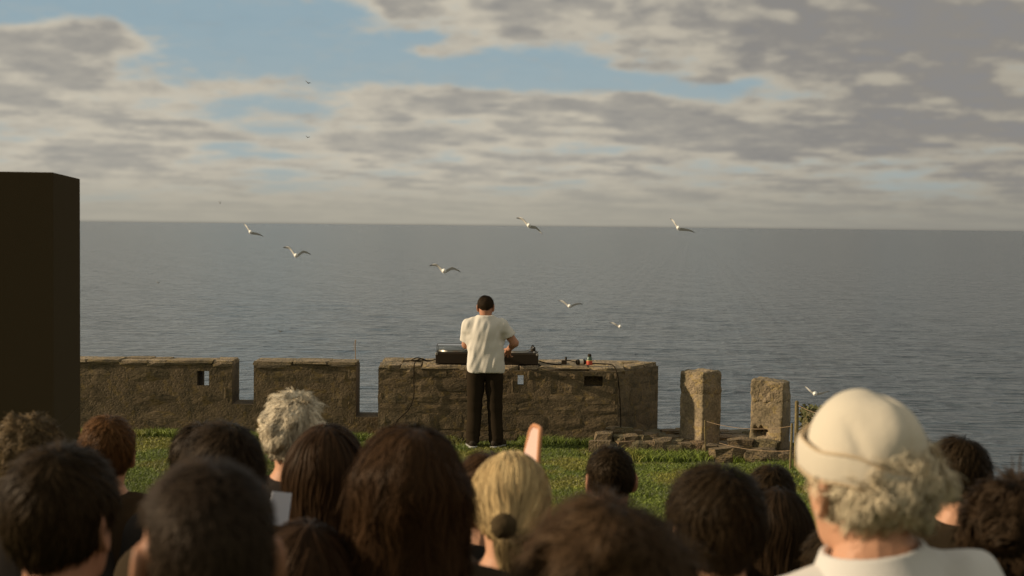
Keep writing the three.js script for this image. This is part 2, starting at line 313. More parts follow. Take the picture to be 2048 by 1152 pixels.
for (let k = 0; k < 10; k++) { // rounder field stones
  const r = rng(300 + k), g = new THREE.BoxGeometry(1, 1, 1, 2, 2, 2), p = g.attributes.position, memo = new Map();
  for (let i = 0; i < p.count; i++) {
    const x = p.getX(i), y = p.getY(i), z = p.getZ(i), key = `${x},${y},${z}`;
    if (!memo.has(key)) { const l = Math.hypot(x, y, z) || 1, s = mix(1, 0.62 / l, 0.38); memo.set(key, [x * s + (r() - 0.5) * 0.17, y * s + (r() - 0.5) * 0.17, z * s + (r() - 0.5) * 0.14]); }
    p.setXYZ(i, ...memo.get(key));
  }
  const s = boxUV(g, 0.4); s.computeVertexNormals(); rockShapes.push(s);
}
M.mortar = stoneMat(lin(0.186, 0.133, 0.070), 0.008, 1.5);
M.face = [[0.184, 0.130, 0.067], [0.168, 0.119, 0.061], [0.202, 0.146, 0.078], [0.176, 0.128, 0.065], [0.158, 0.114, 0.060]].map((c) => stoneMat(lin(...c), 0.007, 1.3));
M.cap = [[0.320, 0.242, 0.144], [0.285, 0.215, 0.124], [0.345, 0.265, 0.162], [0.27, 0.204, 0.115]].map((c) => stoneMat(lin(...c), 0.03, 1.4));  // paler capping stone, with some sunlight on the wall top put into its colour
M.rock = [[0.20, 0.145, 0.078], [0.17, 0.126, 0.068], [0.22, 0.162, 0.090], [0.17, 0.138, 0.070], [0.21, 0.140, 0.072]].map((c) => stoneMat(lin(...c), 0.03, 1.2));
const pick = (r, a) => a[Math.floor(r() * a.length)];

// stones in courses on a face that runs from a to b (plan), looking out along n; holes are [s0, s1, y0, y1] in metres along the face
function layCourses(parent, a, b, y0, y1, opt) {
  const r = rng(opt.seed), L = Math.hypot(b[0] - a[0], b[1] - a[1]), ux = (b[0] - a[0]) / L, uz = (b[1] - a[1]) / L, turn = Math.atan2(-uz, ux), nx = -uz, nz = ux;
  let y = y1 - (opt.below ?? 0);
  while (y > y0 + 0.05) {
    const h = Math.min(mix(opt.h[0], opt.h[1], r()), y - y0 + 0.04); let s = -r() * 0.15;
    while (s < L) {
      const w = mix(opt.w[0], opt.w[1], r()), s0 = Math.max(0, s), s1 = Math.min(L, s + w); s += w;
      if (s1 - s0 < 0.05) continue;
      if ((opt.holes ?? []).some(([p, q, u, v]) => s1 > p && s0 < q && y > u && y - h < v)) {
        for (const [p, q] of opt.holes.filter(([p, q, u, v]) => s1 > p && s0 < q && y > u && y - h < v)) for (const [a0, a1] of [[s0, p], [q, s1]]) if (a1 - a0 > 0.04) place(a0, a1, h);
        continue;
      }
      place(s0, s1, h);
    }
    y -= h;
  }
  function place(s0, s1, h) {
      const d = 0.16, proud = opt.proud * (0.25 + 0.75 * r()), m = (s0 + s1) / 2, g = opt.gap, st = mesh('stone', pick(r, stoneShapes), pick(r, opt.mats), parent);
      st.scale.set(s1 - s0 - g * (0.5 + r()), h - g * (0.5 + r()), d); st.rotation.set((r() - 0.5) * 0.02, turn, (r() - 0.5) * 0.03);
      st.position.set(a[0] + ux * m + nx * (proud - d / 2), y - h / 2 + (r() - 0.5) * 0.012, a[1] + uz * m + nz * (proud - d / 2));
  }
}
function layCap(parent, x0, x1, zFront, zBack, y, seed, trim = () => 0) {
  const r = rng(seed); let x = x0;
  while (x < x1 - 0.02) {
    let w = mix(0.22, 0.6, r()); if (x1 - x - w < 0.15) w = x1 - x; const split = r() < 0.55, zs = split ? [zFront, mix(zFront, zBack, 0.35 + 0.3 * r()), zBack] : [zFront, zBack];
    for (let k = 0; k < zs.length - 1; k++) {
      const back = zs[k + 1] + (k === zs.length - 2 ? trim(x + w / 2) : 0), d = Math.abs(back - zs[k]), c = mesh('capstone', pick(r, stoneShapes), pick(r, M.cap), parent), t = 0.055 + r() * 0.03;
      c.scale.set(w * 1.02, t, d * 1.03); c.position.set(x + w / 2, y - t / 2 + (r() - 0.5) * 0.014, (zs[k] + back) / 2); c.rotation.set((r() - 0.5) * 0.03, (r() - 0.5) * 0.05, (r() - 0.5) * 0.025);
    }
    x += w;
  }
}
const csg = new Evaluator(); csg.attributes = ['position', 'normal', 'uv'];
function prism(points, y0, y1) { const s = new THREE.Shape(points.map(([x, z]) => new THREE.Vector2(x, -z))); const g = new THREE.ExtrudeGeometry(s, { depth: y1 - y0, bevelEnabled: false }); g.rotateX(-Math.PI / 2); g.translate(0, y0, 0); return g; }
function cut(geo, boxes) { let b = new Brush(geo); b.updateMatrixWorld(); for (const [x0, x1, y0, y1, z0, z1] of boxes) { const h = new Brush(new THREE.BoxGeometry(x1 - x0, y1 - y0, z1 - z0)); h.position.set((x0 + x1) / 2, (y0 + y1) / 2, (z0 + z1) / 2); h.updateMatrixWorld(); b = csg.evaluate(b, h, SUBTRACTION); b.updateMatrixWorld(); } return b.geometry; }

// ---------------------------------------------------------------- the old parapet: two merlons and the long block that carries the decks
{
  const w = thing('parapet_wall', 'low crenellated castle parapet of weathered brown stone along the cliff edge', 'wall');
  const zA = -17.86, zB = -18.34, TOP = 0.87, CAP = 0.92;
  const m1 = prism([[-9, zA], [-3.335, zA], [-3.335, zB], [-9, zB]], -0.4, TOP), m2 = prism([[-3.075, zA], [-1.855, zA], [-1.855, zB], [-3.075, zB]], -0.4, TOP);
  const s1 = prism([[-3.335, zA], [-3.075, zA], [-3.075, zB], [-3.335, zB]], -0.4, 0.40), s2 = prism([[-1.855, zA], [-1.56, zA], [-1.56, zB], [-1.855, zB]], -0.4, 0.26);
  const big = [[-1.56, -17.56], [1.25, -17.50], [1.80, -18.30], [1.70, -18.46], [-1.56, -18.46]];
  const loop1 = [-3.752, -3.610, 0.620, 0.795], loop2 = [0.078, 0.146, 0.70, 0.815], niche = [0.855, 1.075, 0.695, 0.815];
  const c1 = cut(m1, [[loop1[0], loop1[1], loop1[2], loop1[3], zA - 0.06, zA + 0.1], [loop1[0] - 0.01, loop1[1], loop1[2] - 0.09, loop1[3] - 0.004, zB - 0.1, zA - 0.04]]);
  const c3 = cut(prism(big, -0.4, TOP), [[loop2[0], loop2[1], loop2[2], loop2[3], -17.64, -17.3], [loop2[0] - 0.01, loop2[1] + 0.01, loop2[2] - 0.16, loop2[3] - 0.004, -18.8, -17.62], [niche[0], niche[1], niche[2], niche[3], -17.68, -17.3]]);
  for (const [g, n] of [[c1, 'merlon_core'], [m2, 'merlon_core'], [s1, 'embrasure_sill'], [s2, 'embrasure_sill'], [c3, 'parapet_core']]) mesh(n, boxUV(g, 1), M.mortar, w);
  const big1 = { h: [0.20, 0.30], w: [0.40, 0.80], gap: 0.007, proud: 0.004, mats: M.face };
  layCourses(w, [-6.4, zA], [-3.345, zA], 0.0, TOP, { ...big1, seed: 1, holes: [[2.64, 2.80, 0.61, 0.805]] });
  layCourses(w, [-3.065, zA], [-1.865, zA], 0.0, TOP, { ...big1, seed: 2 });
  layCourses(w, [-3.335, zA], [-3.335, zB], 0.42, TOP, { ...big1, seed: 3 });
  layCourses(w, [-1.855, zA], [-1.855, zB], 0.28, TOP, { ...big1, seed: 4 });
  layCourses(w, [-1.56, zB - 0.1], [-1.56, -17.57], 0.02, TOP, { ...big1, seed: 8, proud: 0.008 });
  // the performer's block: a top row of small stones, then rough rubble coursing
  const hs = [[loop2[0] + 1.53, loop2[1] + 1.59, loop2[2] - 0.01, loop2[3] + 0.01], [niche[0] + 1.53, niche[1] + 1.59, niche[2] - 0.01, niche[3] + 0.01]];
  layCourses(w, [-1.56, -17.56], [1.25, -17.50], 0.765, TOP, { h: [0.10, 0.105], w: [0.10, 0.2], gap: 0.022, proud: 0.014, mats: M.face, seed: 5, holes: hs });
  layCourses(w, [-1.56, -17.56], [1.25, -17.50], -0.05, TOP - 0.105, { h: [0.11, 0.21], w: [0.18, 0.46], gap: 0.014, proud: 0.010, mats: M.face, seed: 6, holes: hs });
  layCourses(w, [1.25, -17.50], [1.80, -18.30], -0.05, TOP, { h: [0.10, 0.22], w: [0.15, 0.4], gap: 0.014, proud: 0.010, mats: M.face, seed: 7 });
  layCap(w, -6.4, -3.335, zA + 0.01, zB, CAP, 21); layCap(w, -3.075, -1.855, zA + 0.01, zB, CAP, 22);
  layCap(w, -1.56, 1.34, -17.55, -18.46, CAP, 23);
  const r = rng(44); // the broken corner to the right
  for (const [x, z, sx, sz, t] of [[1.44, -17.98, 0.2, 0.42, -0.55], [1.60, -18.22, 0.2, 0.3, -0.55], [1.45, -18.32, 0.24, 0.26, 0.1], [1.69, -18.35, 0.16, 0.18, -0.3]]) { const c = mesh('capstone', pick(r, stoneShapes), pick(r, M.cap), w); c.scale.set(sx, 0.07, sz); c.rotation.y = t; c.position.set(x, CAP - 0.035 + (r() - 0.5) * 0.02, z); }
}
// ---------------------------------------------------------------- footing of tumbled stones to the right
{
  const w = thing('rubble_footing', 'low tumbled rubble footing beneath the two broken stone stumps', 'rubble wall');
  const core = prism([[1.05, -17.12], [1.9, -17.08], [2.9, -16.86], [3.22, -16.80], [3.30, -17.9], [3.1, -18.35], [1.7, -18.40], [1.3, -17.6], [1.05, -17.5]], -0.5, 0.075);
  mesh('footing_core', boxUV(core, 1), M.mortar, w);
  const r = rng(61);
  const rock = (x, y, z, sx, sy, sz) => { const m = mesh('stone', pick(r, r() < 0.2 ? stoneShapes : rockShapes), pick(r, M.rock), w); m.scale.set(sx, sy, sz); m.position.set(x, y, z); m.rotation.set((r() - 0.5) * 0.16, (r() - 0.5) * 0.5, (r() - 0.5) * 0.2); };
  for (let x = 1.02; x < 2.25; x += 0.10 + r() * 0.09) { // leaning heap in front of the long block
    const h = mix(0.22, 0.07, smooth(1.0, 2.2, x));
    rock(x, 0.03 + r() * 0.02, -16.99 - r() * 0.05, 0.16 + r() * 0.1, 0.13 + r() * 0.08, 0.2); rock(x + 0.05, h * 0.62, -17.10 - r() * 0.05, 0.14 + r() * 0.12, 0.10 + r() * 0.06, 0.22); if (r() < 0.75) rock(x, h, -17.24 - r() * 0.1, 0.13 + r() * 0.12, 0.07 + r() * 0.05, 0.22);
  }
  for (let x = 1.7; x < 3.2; x += 0.13 + r() * 0.14) { rock(x, 0.065, -18.15 + r() * 0.1, 0.2 + r() * 0.1, 0.08 + r() * 0.03, 0.3); rock(x, 0.06, -17.70 + r() * 0.15, 0.18 + r() * 0.12, 0.09 + r() * 0.04, 0.24); }
  // the big sloping boulders in front
  for (const [x, y, z, sx, sy, sz] of [[2.46, 0.01, -16.78, 0.46, 0.20, 0.32], [2.80, 0.01, -16.66, 0.36, 0.2, 0.32], [3.05, -0.01, -16.62, 0.26, 0.16, 0.28], [2.26, 0.05, -16.92, 0.18, 0.12, 0.2], [2.62, 0.12, -16.98, 0.3, 0.12, 0.26], [3.18, 0.02, -16.85, 0.2, 0.1, 0.24]]) rock(x, y, z, sx, sy, sz);
}
// ---------------------------------------------------------------- two broken stumps of the parapet
M.pillar = stoneMat(lin(0.33, 0.255, 0.160), 0.008, 1.1);
M.pillarCap = stoneMat(lin(0.30, 0.230, 0.140), 0.018, 1.6);
function stump(x, z, y0, y1, hw, turn, lean, label, opt = {}) {
  const t = thing('stone_stump', label, 'stone pillar', new THREE.Vector3(x, y0, z), 'broken stumps of the parapet'); t.rotation.y = turn;
  const H = y1 - y0, split = H * 0.72;
  const f = (x, y, z, cap) => {
    const s = 0.012 * fbm(x * 9 + opt.seed, y * 9, z * 9, 4) + (cap ? 0.018 * fbm(x * 16, y * 20, z * 16 + 3, 3) : 0), lx = x - lean * y, wob = 0.018 * noise(y * 3.1, opt.seed);
    let d = cap ? rbox(lx, y, z, [wob, (split + H) / 2, 0], [hw * 1.03, (H - split) / 2 + 0.012, hw * 1.03], 0.028) + (opt.slope ? Math.max(0, (y - split) / (H - split)) * opt.slope * (lx + hw * 0.6) * 0.5 : 0) : rbox(lx, y, z, [wob, split / 2, 0], [hw, split / 2 + 0.012, hw], 0.016);
    if (!cap && opt.chamfer) d = smax(d, -lx * 0.72 - z * 0.69 - hw * 1.12 + 0.03 * smooth(split * 0.4, split, y), 0.01);
    if (!cap && opt.hole) { const [hx, hy, rx, ry] = opt.hole; d = Math.max(d, -(Math.hypot((x - hx) / rx, (y - hy) / ry, (z - hw) / 0.16) - 1 + 0.5 * noise(x * 40, y * 40, z * 40)) * 0.03); }
    return d + s;
  };
  const b = hw + 0.12;
  mesh('shaft', boxUV(surfaceNets((x, y, z) => f(x, y, z, false), [-b, -0.05, -b], [b, split + 0.06, b], 0.014), 1), M.pillar, t);
  mesh('broken_top', boxUV(surfaceNets((x, y, z) => f(x, y, z, true), [-b, split - 0.06, -b], [b, H + 0.08, b], 0.014), 1), M.pillarCap, t);
  return t;
}
stump(2.205, -17.36, 0.02, 0.895, 0.172, -0.80, 0.0, 'squat stone stump set cornerwise, nearer the long block', { seed: 3, chamfer: true });
{ const t = stump(2.955, -17.05, 0.0, 0.84, 0.188, -0.42, 0.035, 'leaning stone stump with a dark hole at its foot', { seed: 9, slope: 0.22, hole: [-0.06, 0.26, 0.085, 0.055] });
  const r = rng(8); for (const [x, y, z, a, b, c] of [[0.02, 0.09, 0.20, 0.3, 0.17, 0.12], [0.13, 0.02, 0.24, 0.2, 0.08, 0.12], [-0.1, 0.0, 0.23, 0.18, 0.07, 0.12]]) { const m = mesh('footing_stone', pick(r, rockShapes), pick(r, M.rock), t); m.scale.set(a, b, c); m.position.set(x, y, z); } }
// overgrown fragment behind the post
{
  const g = surfaceNets((x, y, z) => rbox(x, y, z, [0, 0.27, 0], [0.24, 0.31, 0.17], 0.05) + 0.06 * fbm(x * 11, y * 11, z * 11, 4) + 0.03 * fbm(x * 34, y * 30, z * 34, 2), [-0.36, -0.1, -0.3], [0.36, 0.68, 0.3], 0.013);
  const t = thing('overgrown_wall_fragment', 'crumbling wall fragment matted with dry ivy behind the fence post', 'wall fragment', new THREE.Vector3(3.50, -0.03, -16.62));
  M.ivyRock = stoneMat(lin(0.17, 0.145, 0.06), 0.05, 2.2); mesh('rock_core', boxUV(g, 1), M.ivyRock, t);
  const r = rng(19), stems = [];
  for (let k = 0; k < 34; k++) { const pts = []; let x = (r() - 0.5) * 0.44, y = r() * 0.45, a = r() * 3 - 1.5; for (let i = 0; i < 6; i++) { pts.push(new THREE.Vector3(x, y, 0.175 + r() * 0.03)); a += (r() - 0.5) * 1.2; x += Math.sin(a) * 0.045; y += Math.cos(a) * 0.045; } stems.push(new THREE.TubeGeometry(new THREE.CatmullRomCurve3(pts), 10, 0.003 + r() * 0.004, 4)); }
  M.ivyStem = std(lin(0.30, 0.22, 0.12), 0.9); stuff(mesh('ivy_stems', mergeGeometries(stems), M.ivyStem, t));
  const leaves = []; for (let k = 0; k < 420; k++) { const l = new THREE.CircleGeometry(0.010 + r() * 0.012, 5); l.rotateX((r() - 0.5) * 1.6); l.rotateY((r() - 0.5) * 1.6); const side = r() < 0.3; l.translate(side ? -0.25 + (r() - 0.5) * 0.03 : (r() - 0.5) * 0.48, r() * 0.6, side ? (r() - 0.5) * 0.3 : 0.19 + r() * 0.04); leaves.push(l); }
  for (let k = 0; k < 160; k++) { const l = new THREE.CircleGeometry(0.012 + r() * 0.012, 5); l.rotateX(-0.9 + r()); l.rotateY(r() * TAU); l.translate((r() - 0.5) * 0.48, 0.58 + r() * 0.05, (r() - 0.5) * 0.3); leaves.push(l); }
  M.ivyLeaf = std(lin(0.085, 0.085, 0.022), 0.8, { side: THREE.DoubleSide }); stuff(mesh('ivy_leaves', mergeGeometries(leaves), M.ivyLeaf, t));
}
console.log('walls');

// ---------------------------------------------------------------- posts and ropes
M.post = std(lin(0.34, 0.25, 0.12), 0.9, { map: rep(soilColor, 0.6, 3), bumpMap: rep(stoneBump, 4, 0.6), bumpScale: 0.006 });
M.rope = std(lin(0.27, 0.18, 0.10), 0.95);
function post(x, z, h, r, leanX, leanZ, label, square) {
  const y = ground(x, z), pts = []; for (let i = 0; i <= 6; i++) { const t = i / 6; pts.push(new THREE.Vector3(leanX * t * h + 0.006 * noise(t * 4, x), -0.08 + t * (h + 0.08), leanZ * t * h)); }
  const g = new THREE.TubeGeometry(new THREE.CatmullRomCurve3(pts), 14, r, square ? 4 : 8, false), top = new THREE.SphereGeometry(r * 0.99, 8, 5, 0, TAU, 0, Math.PI / 2); top.translate(pts[6].x, pts[6].y - 0.002, pts[6].z); top.scale(1, 1, 1);
  const m = mesh('fence_post', mergeGeometries([g, top]), M.post); m.position.set(x, y, z); tag(m, label, 'post', 'posts of the rope fence'); return new THREE.Vector3(x + leanX * h, y + h, z + leanZ * h);
}
function rope(a, b, sag, r, label) {
  const pts = []; for (let i = 0; i <= 12; i++) { const t = i / 12, p = a.clone().lerp(b, t); p.y -= sag * 4 * t * (1 - t); p.x += 0.004 * Math.sin(i * 2.1); pts.push(p); }
  return tag(mesh('rope', new THREE.TubeGeometry(new THREE.CatmullRomCurve3(pts), 40, r, 6), M.rope), label, 'rope', 'ropes of the fence');
}
{
  const a = post(2.195, -16.82, 0.43, 0.009, 0.0, 0.0, 'thin pale stake in the grass before the first stump');
  const b = post(2.965, -15.80, 0.50, 0.013, 0.03, -0.02, 'pale square fence post leaning in the grass by the ivy');
  const c = post(3.06, -15.98, 0.71, 0.022, 0.0, 0.0, 'taller mossy fence post standing behind the pale one');
  const d = post(3.60, -15.0, 0.72, 0.02, 0.02, 0, 'weathered fence post at the cliff edge hidden by the hatted man');
  rope(a.clone().add(new THREE.Vector3(0.01, -0.012, 0)), new THREE.Vector3(2.975, 0.475, -15.81), 0.055, 0.0027, 'thin rope strung from the stake to the leaning post');
  rope(new THREE.Vector3(2.33, 0.165, -16.66), new THREE.Vector3(2.967, 0.215, -15.80), 0.035, 0.0032, 'lower rope slanting along the rubble to the leaning post');
  rope(c.clone().add(new THREE.Vector3(0, -0.03, 0)), d.clone().add(new THREE.Vector3(0, -0.04, 0)), 0.06, 0.0032, 'rope running from the mossy post toward the hatted man');
  const k = mesh('wooden_stake', (() => { const g = new THREE.TubeGeometry(new THREE.CatmullRomCurve3([[0, 0, 0], [0.002, 0.09, 0], [-0.002, 0.18, 0], [0.003, 0.25, 0]].map((p) => new THREE.Vector3(...p))), 14, 0.0055, 6), c = new THREE.SphereGeometry(0.008, 6, 5); c.scale(1, 0.7, 1); c.translate(0.003, 0.25, 0); const s = new THREE.TubeGeometry(new THREE.CatmullRomCurve3([[0, 0.235, 0], [-0.02, 0.2, 0.003], [-0.012, 0.15, 0.002], [-0.026, 0.12, 0]].map((p) => new THREE.Vector3(...p))), 12, 0.0016, 4); return mergeGeometries([g, c, s]); })(), M.rope);
  k.position.set(-1.90, 0.905, -18.22); tag(k, 'thin upright stake on top of the narrow merlon', 'stake');
}

// ---------------------------------------------------------------- loudspeaker tower on the left edge
M.black = matt(0.062, 0.043, 0.022, { bumpMap: rep(clothBump, 6), bumpScale: 0.002 });
M.blackSatin = matt(0.030, 0.021, 0.012, { roughness: 0.6, specularIntensity: 0.4 });
{
  const x1 = -2.525, x0 = -3.95, zf = -8.0, zb = -9.22, y0 = groundTop(-3.2, -8.6) - 0.03, top = 2.835;
  const t = thing('speaker_tower', 'tall matt black loudspeaker tower rising at the left edge', 'loudspeaker', new THREE.Vector3(x1 - 0.79, y0, -8.695)); t.rotation.y = 0.165;
  const H = top - y0, W = x1 - x0, D = zf - zb, rows = 2, h = H / rows;
  for (let k = 0; k < rows; k++) {
    const g = new RoundedBoxGeometry(W, h - 0.001, D, 3, 0.006); const c = mesh('cabinet', boxUV(g, 1), M.black, t); c.position.y = h * (k + 0.5);
  }
}

// ---------------------------------------------------------------- decks, leads and small things on the wall
M.gear = matt(0.032, 0.022, 0.012, { roughness: 0.7, specularIntensity: 0.3 });
M.gearMetal = std(lin(0.34, 0.31, 0.26), 0.4, { metalness: 0.7 });
M.vinyl = std(lin(0.012, 0.011, 0.010), 0.3);
M.perspex = new THREE.MeshPhysicalMaterial({ color: lin(0.9, 0.9, 0.88), roughness: 0.04, transmission: 1, thickness: 0, ior: 1.49 });
M.cable = matt(0.024, 0.018, 0.011);
const WALLTOP = 0.925;
function turntable(x, z, w, d, lid, label) {
  const t = thing('turntable', label, 'turntable', new THREE.Vector3(x, WALLTOP, z));
  const put = (n, g, m, px, py, pz, par = t) => { const o = mesh(n, g, m, par); o.position.set(px, py, pz); return o; };
  put('case', new RoundedBoxGeometry(w, 0.128, d, 3, 0.008), M.gear, 0, 0.066, 0);
  for (const sx of [-1, 1]) for (const sz of [-1, 1]) put('corner', new RoundedBoxGeometry(0.03, 0.03, 0.03, 2, 0.006), M.gearMetal, sx * (w / 2 - 0.013), 0.120, sz * (d / 2 - 0.013));
  put('deck_plate', new RoundedBoxGeometry(w - 0.03, 0.012, d - 0.03, 2, 0.004), M.blackSatin, 0, 0.134, 0);
  const pl = put('platter', new THREE.CylinderGeometry(0.152, 0.156, 0.018, 40), M.gearMetal, -0.04, 0.149, 0); put('record', new THREE.CylinderGeometry(0.15, 0.15, 0.003, 40), M.vinyl, 0, 0.0115, 0, pl);
  const arm = put('tonearm', new THREE.TubeGeometry(new THREE.CatmullRomCurve3([[0.16, 0.19, -0.12], [0.165, 0.188, 0.02], [0.13, 0.178, 0.10], [0.09, 0.166, 0.12]].map((p) => new THREE.Vector3(...p))), 20, 0.005, 6), M.gearMetal, 0, 0, 0);
  put('arm_base', new THREE.CylinderGeometry(0.028, 0.032, 0.05, 20), M.gear, 0.165, 0.163, -0.12, arm); put('counterweight', new THREE.CylinderGeometry(0.016, 0.016, 0.03, 14).rotateX(Math.PI / 2), M.gear, 0.162, 0.192, -0.155, arm);
  put('pitch_slider', new RoundedBoxGeometry(0.018, 0.012, 0.14, 2, 0.003), M.gearMetal, 0.175, 0.143, 0.1);
  if (lid) {
    const W = w - 0.03, D = d - 0.04, h = 0.075, shell = (n, g, px, py, pz) => put(n, g, M.perspex, px, py, pz, L);
    const L = new THREE.Group(); L.name = 'dust_cover'; L.position.y = 0.14; t.add(L);
    shell('pane', new THREE.PlaneGeometry(W, D).rotateX(-Math.PI / 2), 0, h, 0); shell('pane', new THREE.PlaneGeometry(W, h), 0, h / 2, D / 2); shell('pane', new THREE.PlaneGeometry(W, h), 0, h / 2, -D / 2);
    for (const s of [-1, 1]) shell('pane', new THREE.PlaneGeometry(D, h).rotateY(Math.PI / 2), s * W / 2, h / 2, 0);
    const rim = []; const bar = (x, y, z, a, b, c) => { const g = new THREE.BoxGeometry(a, b, c); g.translate(x, y, z); rim.push(g); };
    for (const s of [-1, 1]) { bar(0, h, s * D / 2, W, 0.005, 0.005); bar(s * W / 2, h, 0, 0.005, 0.0048, D - 0.006); for (const q of [-1, 1]) bar(s * W / 2, h / 2 - 0.003, q * D / 2, 0.0047, h - 0.006, 0.0047); }
    put('rim', mergeGeometries(rim), M.gear, 0, 0, 0, L);
  }
  return t;
}
turntable(-0.672, -17.86, 0.45, 0.36, true, 'black cased turntable under a clear cover at the performer\'s left');
turntable(0.095, -17.84, 0.45, 0.36, false, 'black cased turntable with open platter at the performer\'s right');
{ // mixer between the decks, behind the performer
  const t = thing('mixer', 'small black mixing desk between the two turntables', 'mixer', new THREE.Vector3(-0.288, WALLTOP, -17.85));
  const b = mesh('case', new RoundedBoxGeometry(0.30, 0.10, 0.34, 3, 0.008), M.gear, t); b.position.y = 0.052;
  const r = rng(4); for (let i = 0; i < 4; i++) for (let j = 0; j < 3; j++) { const k = mesh('knob', new THREE.CylinderGeometry(0.010, 0.012, 0.02, 12), M.gearMetal, t); k.position.set(-0.1 + i * 0.066, 0.111, -0.12 + j * 0.055); }
  for (let i = 0; i < 3; i++) { const k = mesh('fader', new RoundedBoxGeometry(0.014, 0.016, 0.026, 2, 0.003), M.gearMetal, t); k.position.set(-0.08 + i * 0.08, 0.110, 0.09 + (r() - 0.5) * 0.06); }
}
function cable(pts, r, label) { return tag(mesh('audio_cable', new THREE.TubeGeometry(new THREE.CatmullRomCurve3(pts.map((p) => new THREE.Vector3(...p))), pts.length * 14, r, 6), M.cable), label, 'cable', 'leads of the sound equipment'); }
cable([[-0.89, 0.97, -17.80], [-0.98, 0.955, -17.72], [-1.06, 0.985, -17.64], [-1.13, 0.95, -17.545], [-1.14, 0.75, -17.512], [-1.14, 0.55, -17.512], [-1.20, 0.40, -17.512], [-1.34, 0.25, -17.505], [-1.40, 0.05, -17.50], [-1.43, 0.012, -17.42], [-1.55, 0.012, -17.3]], 0.0065, 'black lead looping over the wall below the covered turntable');
cable([[-0.90, 0.96, -17.90], [-1.0, 0.94, -17.86], [-1.12, 0.985, -17.80], [-1.22, 0.94, -17.84], [-1.3, 0.932, -17.95], [-1.15, 0.93, -18.05], [-0.95, 0.935, -18.0]], 0.006, 'coil of black lead lying left of the covered turntable');
cable([[0.325, 0.96, -17.8], [0.42, 0.94, -17.75], [0.50, 0.932, -17.70], [0.58, 0.932, -17.68], [0.615, 0.95, -17.70]], 0.008, 'thick black lead from the open turntable to the adapter');
cable([[0.64, 0.985, -17.74], [0.67, 0.97, -17.80], [0.70, 0.955, -17.95], [0.78, 0.935, -18.0], [0.86, 0.935, -17.98], [0.90, 0.94, -17.9]], 0.006, 'curved black lead from the adapter to the bottle');
cable([[0.94, 0.94, -17.72], [1.0, 0.945, -17.70], [1.08, 0.94, -17.72], [1.15, 0.945, -17.64], [1.20, 0.935, -17.56], [1.235, 0.86, -17.475], [1.27, 0.6, -17.46], [1.28, 0.35, -17.40], [1.27, 0.20, -17.2]], 0.0075, 'black lead running over the wall right of the bottle');
{
  const a = thing('power_adapter', 'small black plug adapter on the wall top', 'adapter', new THREE.Vector3(0.625, WALLTOP + 0.005, -17.70)); const b = mesh('body', new RoundedBoxGeometry(0.062, 0.05, 0.05, 3, 0.006), M.gear, a); b.position.y = 0.027; const s = mesh('stub', new THREE.CylinderGeometry(0.010, 0.014, 0.045, 12), M.gear, a); s.position.set(0.022, 0.07, -0.01); const l = mesh('loose_plug', new RoundedBoxGeometry(0.03, 0.028, 0.03, 2, 0.006), M.gearMetal, a); l.position.set(-0.05, 0.016, 0.005);
  const c = thing('drinks_can', 'dented silver can lying on its side beside the bottle', 'can', new THREE.Vector3(0.825, WALLTOP + 0.034, -17.72)); c.rotation.y = 0.3;
  mesh('body', new THREE.LatheGeometry([[0.02, -0.058], [0.026, -0.056], [0.032, -0.048], [0.0325, 0.045], [0.026, 0.056], [0.024, 0.058]].map((p) => new THREE.Vector2(...p)), 24).rotateZ(Math.PI / 2), M.gear, c);
  const e = mesh('end', new THREE.CylinderGeometry(0.0235, 0.0235, 0.004, 20).rotateZ(Math.PI / 2), M.gearMetal, c); e.position.x = 0.057; M.canLabel = std(lin(0.62, 0.56, 0.44), 0.5); mesh('sleeve', new THREE.CylinderGeometry(0.0333, 0.0333, 0.045, 24, 1, true).rotateZ(Math.PI / 2), M.canLabel, c);
  const t = thing('bottle', 'squat bottle with red base and green neck on the wall', 'bottle', new THREE.Vector3(0.925, WALLTOP + 0.004, -17.70)), L = (n, pts, m) => mesh(n, new THREE.LatheGeometry(pts.map((p) => new THREE.Vector2(...p)), 28), m, t);
  M.red = std(lin(0.42, 0.055, 0.020), 0.5); M.green = std(lin(0.045, 0.085, 0.045), 0.35); M.yellow = std(lin(0.55, 0.40, 0.08), 0.5);
  L('base', [[0, 0], [0.034, 0], [0.036, 0.006], [0.036, 0.045], [0.033, 0.05]], M.red); L('band', [[0.0335, 0.05], [0.0335, 0.058]], M.yellow); L('neck', [[0.033, 0.058], [0.031, 0.075], [0.026, 0.092], [0.022, 0.098]], M.green); L('cap', [[0.022, 0.098], [0.0225, 0.12], [0.018, 0.13], [0, 0.132]], M.gear);
}
console.log('props');

